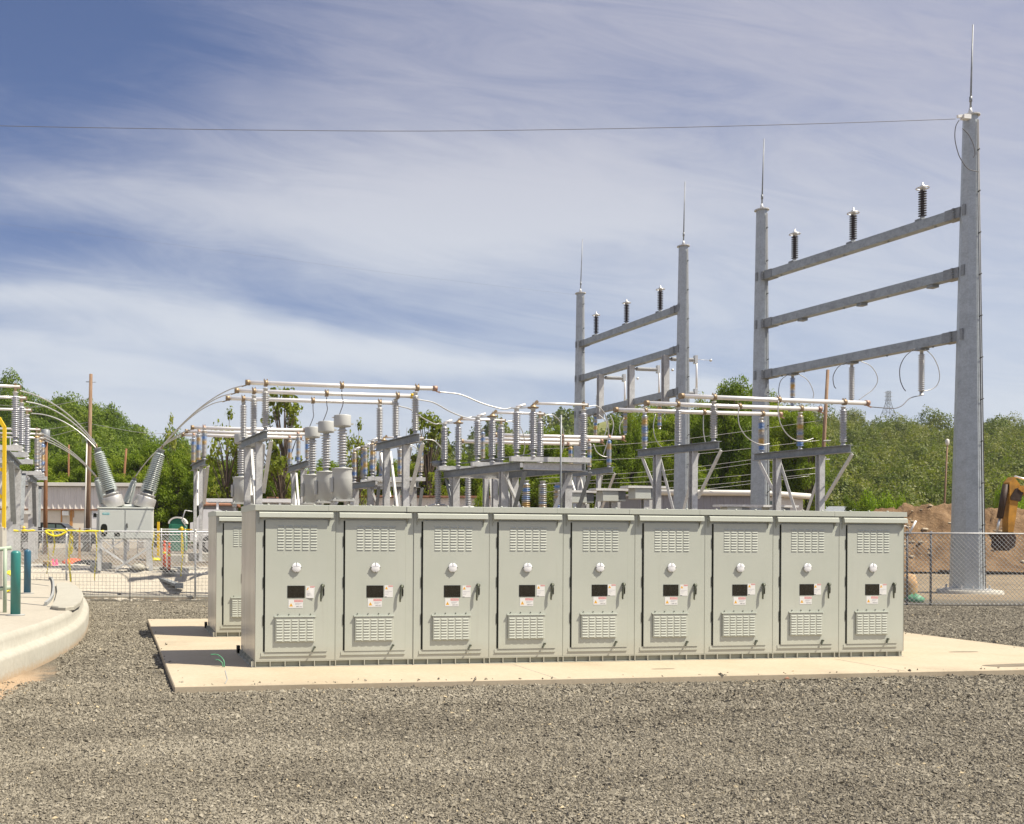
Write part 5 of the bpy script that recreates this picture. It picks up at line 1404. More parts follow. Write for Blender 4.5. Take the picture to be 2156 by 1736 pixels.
# farther rail fence across the back of the yard
p0 = at(40, 1110, 52); p0.z = YARD
ff = camthing('rail_fence', 'low galvanized rail fence far back in the yard, before the pickup', 'fence', p0)
sc = 52 / F; mb = MB(); L = (440 - 40) * sc
for z in (0.75, 1.12, 1.40): mb = MB(); mb.tube([(0, 0, z), (L, 0, z)], 0.022, 6); mb.build('rail', M['galv'], ff)
for i in range(9): mb = MB(); mb.tube([(L*i/8, 0, 0), (L*i/8, 0, 1.45)], 0.03, 6); mb.build('post', M['galv'], ff)
chain_link(ff, L, 1.1, 0.20, 0.006)
small('yellow_pole', 'bright yellow pole near the portable toilet', 'pole', 333, 50, lambda mb: mb.beam((0, 0, 0), (0, 0, 1.75), 0.12, 0.12), M['yellow'])
small('yellow_hydrant', 'yellow valve head on a thin post before the portable toilet', 'valve', 382, 46, lambda mb: (mb.beam((0, 0, 0), (0, 0, 1.35), 0.05, 0.05), mb.lathe([(0.05, 1.27), (0.09, 1.30), (0.09, 1.40), (0.05, 1.46), (0, 1.50)], 8, 0, False), mb.beam((-0.16, 0, 1.35), (0.5, 0, 1.32), 0.05, 0.05)), M['yellow'])

# ---- buildings
def ribbed(name, c, dark):
    m = NT(name)
    n = m.noise(m.coord('Object', (0.6, 0.6, 0.25)), 1.5, 6, 0.6)
    m.base(m.ramp(n, [(0.3, sc3(c, 0.86)), (0.7, c)])); m.set(0.55, 0, 0.3); return m.mat
M['siding'] = ribbed('white_ribbed_siding', (0.84, 0.80, 0.74), 0)
M['siding_grey'] = ribbed('grey_ribbed_siding', (0.34, 0.34, 0.37), 0)  # shade of the shed front put into the grey; shacks share it
M['cream'] = simple('cream_painted_wall', (0.85, 0.77, 0.62), 0.7, 0, 0.06, 0.4)
M['rust'] = simple('rust_streak', (0.62, 0.30, 0.10), 0.8, 0, 0.2, 1.5)
def siding(mb, x0, x1, y, z0, z1, step, d=0.05):
    x = x0; vs = []; fs = []
    while x < x1 - 1e-6:
        for xx, yy in ((x, y), (x + step*0.62, y), (x + step*0.72, y - d), (x + step*0.9, y - d)): vs += [(xx, yy, z0), (xx, yy, z1)]
        x += step
    vs += [(x, y, z0), (x, y, z1)]
    for i in range(len(vs)//2 - 1): fs.append((2*i, 2*i+2, 2*i+3, 2*i+1))
    mb.add(vs, fs)
d = 80.0; s = d / F
p = at(-30, 1124, d); p.z = 0.5
bA = camthing('metal_building', 'long white metal building with a cream painted lower wall behind the dark pickup', 'building', p)
Wd = (304 + 30) * s; zt = lambda py, px=160: at(px, py, d).z - p.z
mb = MB(); mb.box((0, 0.15, 0), (Wd, 4, zt(1074))); mb.build('lower_wall', M['cream'], bA)
mb = MB(); siding(mb, 0, Wd, 0.0, zt(1072), zt(1026), 0.46); mb.box((0, 0.06, zt(1073.5)), (Wd, 4, zt(1026))); mb.build('upper_siding', M['siding'], bA)
mb = MB(); mb.prism([(-0.35, zt(1024)), (-0.35, zt(1017.5)), (2, zt(1014)), (4.3, zt(1018)), (4.3, zt(1025)), (0.3, zt(1025.5))], -0.3, Wd + 0.3, 0, 'x'); mb.build('roof', M['eave'], bA)
mb = MB(); mb.box((0, -0.06, zt(1075)), (Wd, 0.03, zt(1072.5))); mb.build('base_flashing', M['brown_roof'], bA)
for px0, px1, y0, y1 in ((127, 130, 1074, 1100), (146, 152, 1074, 1108), (153, 155, 1074, 1090)):
    mb = MB(); mb.box(((px0+30)*s, 0.12, zt(y1)), ((px1+30)*s, 0.148, zt(y0))); mb.build('rust_streak', M['rust'], bA)
mb = MB(); mb.box(((131+30)*s, -0.12, zt(1086)), ((144+30)*s, 0.13, zt(1077))); mb.build('wall_unit', M['galv'], bA)
mb = MB(); mb.box(((193+30)*s, 0.02, zt(1120)), ((206+30)*s, 0.13, zt(1075)), 0); mb.box(((196.5+30)*s, -0.005, zt(1089)), ((203+30)*s, 0.018, zt(1081)), 1); mb.build('door', [M['white'], M['dark_gap']], bA)
mb = MB(); mb.box((Wd - 0.05, -0.02, 0), (Wd + 0.35, 3, zt(1030))); mb.build('corner_panel', M['eave'], bA)
mb = MB(); mb.box(((174+30)*s, -0.14, zt(1032)), ((177+30)*s, -0.055, zt(1025))); mb.build('wall_lamp', M['ink_pale'], bA)

d = 86.0; s = d / F
p = at(725, 1124, d); p.z = 0.5
bB = camthing('metal_shed', 'pale ribbed metal shed with a thin brown roof edge seen between the bus stands', 'shed', p)
Wd = (1035 - 725) * s; zt = lambda py: at(880, py, d).z - p.z
mb = MB(); siding(mb, 0, Wd, 0, 0, zt(1049), 0.55); mb.box((0, 0.06, 0), (Wd, 10, zt(1049.5))); mb.build('wall', M['siding'], bB)
mb = MB(); mb.prism([(-0.4, zt(1048)), (-0.4, zt(1044)), (5, zt(1039)), (10.3, zt(1044)), (10.3, zt(1048))], -0.3, Wd + 0.3, 0, 'x'); mb.build('roof', M['brown_roof'], bB)

d = 74.0; s = d / F
p = at(1346, 1124, d); p.z = 0.5
bC = camthing('metal_shed', 'long shed with a rounded white eave, grey ribbed front and white end wall', 'shed', p)
Wd = (1662 - 1346) * s; zt = lambda py: at(1500, py, d).z - p.z
mb = MB(); siding(mb, 0, Wd - 1.9, 0, 0, zt(1044), 0.5); mb.box((0, 0.06, 0), (Wd - 1.9, 9, zt(1044.5))); mb.build('wall', M['siding_grey'], bC)
mb = MB(); mb.box((Wd - 1.895, -0.02, 0), (Wd + 1.0, 9, zt(1046))); mb.build('end_wall', M['eave'], bC)
mb = MB(); mb.tube([(-0.3, -0.25, zt(1038)), (Wd - 1.9, -0.25, zt(1038.5)), (Wd + 1.4, -0.25, zt(1045))], 0.22, 10); mb.build('rounded_eave', M['eave'], bC)
mb = MB(); mb.box((-0.3, -0.05, zt(1044)), (Wd + 1.2, 9.2, zt(1040))); mb.build('roof', M['eave'], bC)
mb = MB(); mb.box((Wd - 1.6, -0.07, zt(1070)), (Wd - 0.9, -0.024, zt(1055))); mb.build('window', M['glass_car'], bC)
d = 78.0; s = d / F
for px0, px1, yr, lab in ((424, 500, 1060, 'low shack with a rusty brown roof behind the white truck'), (560, 625, 1053, 'low shack with a rusty brown roof between tree and bus stand')):
    p = at(px0, 1124, d); p.z = 0.6
    b = camthing('shack', lab, 'shack', p)
    w = (px1 - px0) * s; z1 = at(px0, yr + 5, d).z - p.z
    mb = MB(); mb.box((0.2, 0.2, 0), (w - 0.2, 5, z1 - 0.02)); mb.build('wall', M['siding_grey'], b)
    mb = MB(); mb.prism([(-0.3, z1), (-0.3, z1 + 0.1), (2.5, z1 + 0.55), (5.3, z1 + 0.1), (5.3, z1)], 0, w, 0, 'x'); mb.build('roof', M['brown_roof'], b)
    d += 6
d = 110.0; s = d / F
p = at(1735, 1124, d); p.z = 0.6
b = camthing('house', 'small far house with a grey roof, just above the cabinet roof before the bright bush', 'house', p)
z1 = at(1735, 1080, d).z - p.z
mb = MB(); mb.box((0, 0, 0), (4.0, 5, z1)); mb.build('wall', M['cream'], b)
mb = MB(); mb.prism([(-0.3, z1), (2.5, z1 + 0.8), (5.3, z1)], -0.3, 4.3, 0, 'x'); mb.build('roof', M['galv_dark'], b)

# ---- utility poles
def upole(lab, px0, y0, px1, y1, d, r, mat='wood', group='utility poles'):
    a, b = at(px0, y0, d), at(px1, y1, d); g0 = gh(b.x, b.y)
    t = (a.z - g0) / (a.z - b.z); base = a + (b - a) * t
    o = thing('utility_pole', lab, 'utility pole', base, group)
    mb = MB(); mb.tube([(0, 0, -0.2), (a - base) * 0.5, a - base], [r*1.15, r, r*0.8], 12); mb.build('shaft', M[mat], o)
    return o, a - base
o, tvec = upole('tall weathered utility pole behind the near breaker', 191.5, 788, 185, 1112, 62, 0.13)
mb = MB(); mb.beam(tvec*0.63 + Vector((-0.25, -0.15, 0)), tvec*0.63 + Vector((0.3, -0.15, 0)), 0.12, 0.14); mb.tube([tvec + Vector((-0.3, 0, -0.5)), tvec + Vector((0.3, 0, -0.5))], 0.03, 6); mb.build('bracket', M['galv_dark'], o)
mb = MB(); mb.tube([(-0.2, -0.12, 0.3), tvec*0.62 + Vector((-0.16, -0.12, 0))], 0.045, 6); mb.build('conduit', M['eave'], o)
o, tvec = upole('reddish brown utility pole with a dark transformer can beside the edge switches', 97, 912, 95.5, 1108, 55, 0.115, 'wood_brown')
mb = MB(); mb.lathe([(0.2, -0.9), (0.24, -0.85), (0.24, -0.3), (0.18, -0.25), (0, -0.2)], 12, 0, True, tvec + Vector((0, -0.3, 0.4))); mb.build('transformer_can', M['galv_dark'], o)
upole('thin brown pole standing among the trees behind the white building', 145, 937, 144, 1018, 92, 0.10, 'wood_brown', 'thin poles in the trees')
upole('thin brown pole in front of the trees between the raked bushings', 266, 945, 260, 1020, 92, 0.12, 'wood_brown', 'thin poles in the trees')
upole('short brown pole stub beside the bigger raked bushing', 298, 998, 299, 1040, 92, 0.13, 'wood_brown', 'thin poles in the trees')
o, tvec = upole('leaning utility pole behind the bright tubes, before the wooded hill', 1743, 779, 1733, 960, 68, 0.125)
mb = MB()
for t in (0.52, 0.62): mb.beam(tvec*t + Vector((-0.1, -0.1, 0)), tvec*t + Vector((0.45, -0.1, 0.03)), 0.06, 0.07)
mb.build('bracket', M['galv'], o)
o, tvec = upole('slim pale pole with a white cap in front of the wooded hill', 1994.5, 935, 1988, 1075, 90, 0.085)
mb = MB(); mb.lathe([(0.10, -0.15), (0.16, 0), (0.16, 0.35), (0.05, 0.45), (0, 0.47)], 10, 0, True, tvec); mb.build('cap', M['eave'], o)
WG = 'distribution wires before the trees'
for i, (pa, pb, d, lab) in enumerate(((q('F', -1900, 905), q('F', 1475, 563), 68, 'thin overhead wire, highest of those reaching the leaning pole'), (q('F', -1900, 1040), q('F', 1415, 795), 68, 'thin overhead wire, second of those reaching the leaning pole'),
        (q('F', -1800, 1230), q('F', 1400, 905), 69, 'thin overhead wire third of those reaching the leaning pole'), (q('F', -1700, 1285), q('F', 1400, 940), 70, 'thin overhead wire just above the lowest pair'), (q('F', -1700, 1290), q('F', 1400, 1105), 71, 'thin overhead wire in front of the darkest trees'), (q('F', -1700, 1380), q('F', 1400, 1170), 72, 'thin overhead wire above the shed eave'), (q('F', -1500, 1440), q('F', 1300, 1200), 73, 'lowest thin overhead wire above the shed eave'),
        (q('A', -50, 385), q('A', 730, 335), 62, 'thin wire from the tall weathered pole toward the edge of view'), (q('A', 755, 545), q('A', 1700, 610), 62, 'thin wire from the tall weathered pole toward the thin bus stand'), (q('A', -60, 570), q('A', 745, 528), 62, 'thin wire passing above the ribbed edge insulators'), (q('A', 0, 660), q('A', 740, 560), 62, 'lower thin wire passing behind the ribbed edge insulators'))):
    a, b = at(*pa, d + 4), at(*pb, d)
    wire(lab, [a, lerp(a, b, 0.5) - Vector((0, 0, 0.35)), b], 0.013, 'cable', 'overhead_wire', 'wire', WG, 8)

# ---- far lattice towers on the ridges
def lattice(lab, px, y0, y1, d, w0):
    t, b = at(px, y0, d), at(px, y1 + 12, d); H = t.z - b.z
    o = camthing('lattice_tower', lab, 'lattice tower', b)
    mb = MB(); W = w0 * d / F
    lv = [0, .2, .38, .54, .68, .8, .9, 1.0]; hw = lambda z: W/2 * (1 - 0.72 * min(1, z/0.6)) if z < 0.6 else W/2*0.28
    C = lambda z: [(sx*hw(z), sy*hw(z), z*H) for sx, sy in ((-1,-1),(1,-1),(1,1),(-1,1))]
    for z0, z1 in zip(lv, lv[1:]):
        a, c = C(z0), C(z1)
        for i in range(4):
            mb.beam(a[i], c[i], 0.13, 0.13); mb.beam(a[i], c[(i+1)%4], 0.06, 0.06); mb.beam(a[(i+1)%4], c[i], 0.06, 0.06); mb.beam(c[i], c[(i+1)%4], 0.06, 0.06)
    mb.build('lattice_body', M['galv_dark'], o)
    for z in (0.66, 0.8, 0.94): mb = MB(); mb.beam((-W*0.42, 0, z*H), (W*0.42, 0, z*H), 0.14, 0.14); mb.build('cross_arm', M['galv'], o)
lattice('far steel lattice tower on the ridge beyond the leaning pole', 1870, 824, 868, 400, 22)
lattice('tiny steel lattice tower on the ridge seen between the smaller gantry legs', 1257.5, 832, 868, 420, 10)

# ---- vehicles
def wheel(parent, x, y, z, r, w):
    mb = MB(); mb.tube([(x, y, z), (x, y + w, z)], r, 20); mb.tube([(x, y - 0.01, z), (x, y + 0.02, z)], r*0.55, 14, 1); return mb.build('wheel', [M['rubber'], M['alu_dull']], parent)
d = 61.0; s = d / F
p = at(22, 1150, d); p.z = gh(p.x, p.y)
tk = camthing('pickup_truck', 'black pickup truck parked in front of the cream wall', 'pickup truck', p)
mb = MB(); mb.prism([(0.0, 0.55), (5.3, 0.5), (5.35, 0.85), (5.2, 1.12), (3.9, 1.18), (3.15, 1.78), (1.75, 1.82), (1.55, 1.2), (0.0, 1.2)], 0, 1.85); mb.build('body', M['truck_dark'], tk)
mb = MB(); mb.prism([(1.95, 1.22), (2.75, 1.22), (2.75, 1.7), (2.0, 1.72)], -0.02, 1.87); mb.build('side_window', M['glass_car'], tk)
mb = MB(); mb.prism([(2.85, 1.2), (3.62, 1.2), (3.1, 1.68), (2.85, 1.7)], -0.02, 1.87); mb.build('side_window', M['glass_car'], tk)
for x in (0.95, 4.3): wheel(tk, x, -0.03, 0.4, 0.4, 0.25); wheel(tk, x, 1.62, 0.4, 0.4, 0.25)
d = 57.0; s = d / F
p = at(400, 1150, d); p.z = gh(p.x, p.y)
wt = camthing('utility_truck', 'white utility truck parked behind the thin bus stand, partly hidden by the cabinets', 'truck', p); wt.scale = (1.3, 1.3, 1.3)
mb = MB(); mb.prism([(0.0, 0.6), (5.6, 0.6), (5.6, 1.9), (1.5, 1.9), (1.3, 2.0), (0.55, 2.0), (0.2, 1.45), (0.0, 1.4)], 0, 2.1); mb.build('body', M['truck_white'], wt)
mb = MB(); mb.prism([(0.95, 1.42), (1.45, 1.42), (1.45, 1.92), (1.05, 1.92)], -0.02, 2.12); mb.build('side_window', M['black'], wt)
mb = MB(); mb.beam((1.2, 0.3, 2.0), (1.2, 0.3, 2.35), 0.1, 0.1); mb.box((0.7, 0.2, 2.35), (5.0, 1.9, 2.5)); mb.beam((4.0, 0.3, 1.9), (4.0, 0.3, 2.35), 0.1, 0.1); mb.build('ladder_rack', M['truck_white'], wt)
for x in (0.9, 4.4): wheel(wt, x, -0.04, 0.42, 0.42, 0.28); wheel(wt, x, 1.85, 0.42, 0.42, 0.28)
mb = MB(); mb.tube([(-0.15, -0.15, 1.2), (-0.35, -0.2, 1.5), (-0.2, -0.2, 1.95), (0.1, -0.1, 1.9)], 0.03, 6); mb.build('mirror_arm', M['galv'], wt)
d = 64.0; s = d / F
p = at(373, 1150, d); p.z = gh(p.x, p.y)
pt = camthing('portable_toilet', 'green portable toilet with a white arched roof', 'portable toilet', p)
mb = MB(); mb.bbox((-0.55, 0, 0.05), (0.55, 1.1, 1.85), 0.04); ar = [(0.47*math.cos(t), 1.85 + 0.34*math.sin(t)) for t in [math.pi*i/10 for i in range(11)]]; mb.prism(ar, 0.02, 1.08); mb.build('cabin', M['toilet'], pt)
mb = MB(); ar = [(0.60*math.cos(t), 1.84 + 0.46*math.sin(t)) for t in [math.pi*i/12 for i in range(13)]] + [(-0.49*math.cos(t), 1.84 + 0.36*math.sin(t)) for t in [math.pi*i/12 for i in range(13)]]; mb.prism(ar, -0.06, 1.16); mb.build('roof', M['eave'], pt)
mb = MB(); mb.box((-0.38, -0.02, 0.1), (0.38, -0.003, 1.8)); mb.build('door', M['toilet'], pt)

# ---- excavator at the edge, its arm in view
d = 52.0; s = d / F
ep = at(2190, 1125, d); ep.z = gh(ep.x, ep.y)
ex = camthing('excavator', 'dirty orange excavator with its arm reaching down beside the dirt pile', 'excavator', ep)
def E(x, y):
    px, py = q('O', x, y); w = at(px, py, d); return ((px - 2190) * s, w.z - ep.z)
mb = MB(); mb.prism([E(*v) for v in ((1095, 520), (1180, 420), (1290, 560), (1275, 640), (1255, 900), (1170, 1480), (1140, 1560), (1075, 1540), (1075, 1200), (1100, 900))], -0.22, 0.22); mb.build('stick', M['exc'], ex)
mb = MB(); mb.prism([E(*v) for v in ((1240, 640), (1300, 585), (1430, 590), (2300, 900), (2600, 1500), (2450, 1560), (2150, 1080), (1430, 735), (1300, 700))], -0.30, 0.30); mb.build('boom', M['exc'], ex)
mb = MB(); mb.prism([E(*v) for v in ((1200, 640), (1330, 600), (1350, 680), (1290, 880), (1110, 850), (1110, 780))], -0.27, 0.27); mb.build('boom_pivot', M['exc_dark'], ex)
a, b, c = E(1070, 560), E(960, 1190), E(900, 1460)
mb = MB(); mb.tube([(a[0], -0.05, a[1]), (b[0], -0.05, b[1])], 0.15, 10); mb.build('bucket_cylinder', M['exc_dark'], ex)
mb = MB(); mb.tube([(b[0], -0.05, b[1]), (c[0], -0.05, c[1])], 0.06, 8); mb.build('cylinder_rod', M['alu_dull'], ex)
a, b = E(1250, 405), E(1700, 540)
mb = MB(); mb.tube([(a[0], 0, a[1]), (b[0], 0, b[1])], 0.055, 8); mb.build('stick_cylinder_rod', M['alu'], ex)
mb = MB(); mb.prism([E(*v) for v in ((880, 1470), (1100, 1455), (1150, 1540), (1130, 1720), (1010, 1800), (930, 1720), (950, 1620))], -0.5, 0.5); mb.build('bucket', M['exc_dark'], ex)
mb = MB(); mb.bbox((2.3, -1.4, 1.0), (6.2, 1.4, 2.2), 0.08); mb.build('house', M['exc'], ex)
mb = MB(); mb.bbox((2.4, -1.35, 2.2), (4.0, -0.2, 3.6), 0.08); mb.build('cab', M['glass_car'], ex)
for y in (-1.5, 0.8): mb = MB(); mb.tube([(2.0, y, 0.45), (2.0, y + 0.7, 0.45)], 0.45, 14); mb.tube([(6.0, y, 0.45), (6.0, y + 0.7, 0.45)], 0.45, 14); mb.box((2.0, y, 0.0), (6.0, y + 0.7, 0.9)); mb.build('track', M['rubber'], ex)

# ---- dirt pile
def dirt_mat():
    m = NT('brown_dug_soil'); p = m.geo()
    n = m.noise(p, 0.7, 8, 0.68); n2 = m.noise(p, 5.0, 5, 0.65)
    c = m.ramp(n, [(0.28, (0.085, 0.052, 0.030)), (0.5, (0.19, 0.122, 0.068)), (0.72, (0.30, 0.205, 0.12))])
    c = m.mix(m.ramp(n2, [(0.62, (0,0,0)), (0.70, (1,1,1))]), c, (0.42, 0.32, 0.20))
    m.base(c); m.set(0.95, 0, 0.1); m.bump(n2, 0.8, 0.15); return m.mat
M['soil'] = dirt_mat()
from mathutils import noise as mnoise
def pile():
    d0 = 58.0
    px = np.linspace(1780, 2420, 170); t = np.linspace(0, 1, 44)
    top = np.interp(px, [1780, 1840, 1900, 1955, 1990, 2030, 2060, 2095, 2120, 2156, 2250, 2330, 2420], [1110, 1080, 1069, 1065, 1065, 1070, 1072, 1068, 1064, 1069, 1066, 1085, 1125])
    V = []
    for j, tt in enumerate(t):
        dd = d0 - 5 + 16 * tt
        k = float(np.interp(tt, [0, 0.08, 0.30, 0.42, 0.55, 0.8, 1.0], [0, 0.16, 0.72, 0.97, 1.0, 0.6, 0]))
        for i, x in enumerate(px):
            w = at(x, 1120, dd); H = at(x, top[i], d0 + 2).z - 0.3
            n_ = mnoise.fractal(Vector((w.x * 0.55, w.y * 0.55, 1.0)), 0.65, 2.3, 8) * 0.46
            V.append((w.x, w.y, 0.25 + max(0.0, H * k + n_ * min(1, k * 2.5))))
    n = len(px); i, j = np.meshgrid(np.arange(n-1), np.arange(len(t)-1)); b = (j*n + i).ravel()
    V = np.array(V); Fq = np.stack([b, b+1, b+n+1, b+n], 1)
    return V, Fq
V_, F_ = pile()
tag(link('dirt_pile', numpy_mesh('dirt_pile', V_, F_, [M['soil']], True)), 'long pile of dug brown soil with stones in it beyond the fence', 'dirt pile', kind='stuff')
RG = 'pale stones on the dirt pile'
g = random.Random(9)
rk = None
n_ = 170
for k in range(70):
    j, i = g.randint(3, 16), g.randint(25, 140)
    v = V_[j*n_ + i]
    if rk is None:
        mb = MB(); mb.lathe([(0.03, -0.1), (0.20, -0.04), (0.24, 0.05), (0.15, 0.14), (0.02, 0.17)], 8, 0, False)
        mb.v = [(x*(1+g.uniform(-.25,.25)), y*(1+g.uniform(-.25,.25)), z*(1+g.uniform(-.2,.2))) for x, y, z in mb.v]
        rk = mb.build('stone', M['pad']); o = rk; tag(o, 'pale stone lying on the slope of the brown dirt pile', 'stone', RG)
    else:
        o = rk.copy(); COL.objects.link(o)
    o.location = (v[0], v[1], v[2] + 0.03); sc = g.uniform(0.22, 0.62); o.scale = (sc*1.4, sc, sc); o.rotation_euler.z = g.uniform(0, 6)
d = 31.5
small('straw_roll', 'tan straw roll standing behind the chain link fence', 'straw roll', 1912, d, lambda mb: mb.lathe([(0.22, 0), (0.26, 0.1), (0.27, 0.55), (0.2, 0.85), (0.05, 0.9)], 14), M['lumber'])
small('tarpaulin', 'crumpled green tarpaulin at the foot of the straw roll', 'tarpaulin', 1926, d - 0.3, lambda mb: bag(mb, 0.5, 0.25, 5), M['rope_green'])
# ================================================================ HILLS, FOREST, TREES
def leaf_mat(name, c_dark, c_mid, c_light, sc=0.35):
    m = NT(name)
    p = m.geo()
    n = m.noise(p, sc, 3, 0.6); n2 = m.noise(p, 4.0, 2, 0.6)
    oi = m.node('ShaderNodeObjectInfo')
    f = m.math('ADD', m.math('MULTIPLY', n, 0.62), m.math('ADD', m.math('MULTIPLY', n2, 0.22), m.math('MULTIPLY', oi.outputs['Random'], 0.22)))
    c = m.ramp(f, [(0.32, c_dark), (0.52, c_mid), (0.74, c_light)])
    m.base(c); m.set(0.55, 0, 0.25)
    tr = m.node('ShaderNodeBsdfTranslucent'); m.link(m.mix(1.0, c, (1.0, 1.1, 0.5), 'MULTIPLY'), tr.inputs['Color'])
    mx = m.node('ShaderNodeMixShader'); mx.inputs[0].default_value = 0.38
    m.link(m.bsdf.outputs[0], mx.inputs[1]); m.link(tr.outputs[0], mx.inputs[2]); m.link(mx.outputs[0], m.out.inputs['Surface'])
    return m.mat
M['leaf'] = leaf_mat('spring_foliage', (0.07, 0.125, 0.008), (0.19, 0.265, 0.014), (0.35, 0.40, 0.028))
M['leaf_airy'] = leaf_mat('thin_yellow_green_foliage', (0.14, 0.18, 0.02), (0.23, 0.27, 0.03), (0.34, 0.36, 0.06))
M['leaf_bright'] = leaf_mat('bright_lime_foliage', (0.15, 0.25, 0.012), (0.26, 0.38, 0.02), (0.38, 0.46, 0.035))
M['leaf_hill'] = leaf_mat('hillside_foliage', (0.06, 0.11, 0.012), (0.165, 0.235, 0.020), (0.32, 0.365, 0.036), 0.14)
M['leaf_far'] = leaf_mat('far_hillside_foliage', (0.030, 0.056, 0.012), (0.115, 0.155, 0.024), (0.27, 0.265, 0.06), 0.13)
M['bark'] = simple('tree_bark', (0.13, 0.10, 0.075), 0.9, 0, 0.3, 3)
M['hill_floor'] = simple('wooded_hill_floor', (0.045, 0.065, 0.018), 1.0, 0, 0.3, 0.05)
M['hill_olive'] = simple('olive_far_hill', (0.20, 0.21, 0.075), 1.0, 0, 0.3, 0.06)

def leaves(r, cen, rad, n, size, flat=0.85):
    """n leaf faces through a set of clumps"""
    k = r.integers(0, len(cen), n)
    dirs = r.normal(size=(n, 3)); dirs /= np.linalg.norm(dirs, axis=1)[:, None]
    rr = rad[k] * r.random(n) ** 0.45
    P = cen[k] + dirs * rr[:, None] * np.array([1, 1, flat])
    nrm = dirs * 0.6 + r.normal(size=(n, 3)) * 0.55 + np.array([0, 0, 0.35]); nrm /= np.linalg.norm(nrm, axis=1)[:, None]
    t = np.cross(nrm, r.normal(size=(n, 3))); t /= np.linalg.norm(t, axis=1)[:, None]
    b = np.cross(nrm, t)
    s = size * r.uniform(0.55, 1.35, n)[:, None]
    V = np.stack([P - t*s*0.62, P - b*s*0.36 + nrm*s*0.10, P + t*s*0.62, P + b*s*0.36 + nrm*s*0.10], 1)
    return V.reshape(-1, 3), np.arange(n*4).reshape(-1, 4)
def clumps(r, n, R_, H, z0, z1, irregular=0.25):
    u = r.normal(size=(n, 3)); u /= np.linalg.norm(u, axis=1)[:, None]
    rr = (0.45 + 0.55 * r.random(n) ** 0.5)[:, None]
    c = u * rr * np.array([R_, R_, (z1 - z0) / 2]) + np.array([0, 0, (z0 + z1) / 2])
    k = (c[:, 2] - z0) / (z1 - z0)
    c[:, :2] *= (1.05 - 0.55 * np.clip(k - 0.35, 0, 1))[:, None]
    c += r.normal(0, irregular, c.shape) * R_ * 0.5
    return c
def make_tree(seed, R_, H, mat, ncl, nl, size, bare=0.22, rc=0.30):
    """unit-free tree of height H: trunk with limbs reaching into the clumps, and a crown of leaf faces"""
    r = np.random.default_rng(seed)
    c = clumps(r, ncl, R_, H, H*bare, H*0.97)
    rad = R_ * rc * r.uniform(0.6, 1.35, ncl)
    V, Fq = leaves(r, c, rad, nl, size)
    cm = numpy_mesh('crown', V, Fq, [M[mat]], False)
    mb = MB()
    lean = r.normal(0, 0.03, 2) * H
    top = Vector((lean[0], lean[1], H*0.82))
    pts = [Vector((0, 0, -0.3)), Vector((lean[0]*0.2, lean[1]*0.2, H*0.3)), Vector((lean[0]*0.7, lean[1]*0.5, H*0.55)), top]
    mb.tube(pts, [H*0.024, H*0.019, H*0.012, H*0.004], 7)
    for i in range(min(ncl, 60)):
        e = Vector(c[i]); t = min(0.95, max(0.25, e.z / H * 0.7)); s = lerp(pts[0], top, t)
        mb.tube([s, lerp(s, e, 0.55) + Vector((0, 0, H*0.02)), e], [H*0.008, H*0.005, H*0.002], 5, 0, False)
    tm = mb.mesh('trunk', [M['bark']])
    return cm, tm, H, R_
PROTO = {
    'dense_a': make_tree(11, 2.3, 10.4, 'leaf', 110, 28000, 0.15, 0.04, 0.30), 'dense_b': make_tree(12, 2.5, 10.2, 'leaf', 116, 30000, 0.15, 0.03, 0.28),
    'dense_c': make_tree(13, 2.1, 10.0, 'leaf', 100, 27000, 0.145, 0.05, 0.30), 'airy_a': make_tree(14, 2.1, 9.0, 'leaf_airy', 44, 1700, 0.27, 0.30, 0.22),
    'airy_b': make_tree(15, 2.4, 8.0, 'leaf_airy', 40, 1500, 0.27, 0.28, 0.24), 'bright': make_tree(16, 1.9, 3.6, 'leaf_bright', 44, 4600, 0.19, 0.02, 0.36),
    'low': make_tree(17, 2.1, 6.6, 'leaf', 80, 17000, 0.15, 0.02, 0.30)}
def tree(px, ytop, wpx, d, kind, lab, group=None, name='tree', zb=None):
    cm, tm, H, R_ = PROTO[kind]
    p = at(px, 1120, d); p.z = gh(p.x, p.y) if zb is None else zb
    h = at(px, ytop, d).z - p.z; w = wpx / 2 * d / F
    o = thing(name, lab, 'tree' if name == 'tree' else 'bush', p, group, rnd.uniform(0, 6.28))
    o.scale = (w / (R_ * 1.12), w / (R_ * 1.12), h / H)
    link('trunk', tm, o); link('crown', cm, o)
    return o
BELT = 'trees of the green belt behind the substation'
XP = [0, 40, 150, 250, 330, 380, 430, 500, 560, 640, 700, 780, 850, 900, 960, 1040, 1100, 1200, 1260, 1320, 1400, 1450, 1500, 1545, 1590, 1650, 1720]
YP = [960, 955, 935, 930, 925, 925, 940, 955, 960, 955, 950, 960, 950, 935, 940, 915, 890, 885, 885, 850, 832, 840, 815, 790, 805, 835, 880]
x = 18
while x < 1700:
    d = rnd.uniform(92, 108)
    tree(x + rnd.uniform(-8, 8), np.interp(x, XP, YP) + rnd.uniform(-10, 26), rnd.uniform(74, 112), d, rnd.choice(['dense_a', 'dense_b', 'dense_c']), 'dense dark green tree in the belt behind the substation', BELT)
    x += rnd.uniform(26, 38)
x = 30
while x < 1700:
    tree(x, np.interp(x, XP, YP) * 0.35 + 0.65 * 1010 + rnd.uniform(-22, 22), rnd.uniform(70, 110), rnd.uniform(88.5, 91), rnd.choice(['low', 'dense_b']), 'low bushy growth at the foot of the green belt', 'undergrowth bushes at the foot of the belt', 'bush')
    x += rnd.uniform(34, 50)
tree(590, 806, 135, 84, 'airy_a', 'tall airy tree with sky showing through, rising behind the nearest bus stand')
tree(474, 866, 112, 85, 'airy_b', 'thin leafed tree rising beside the thin bus stand')
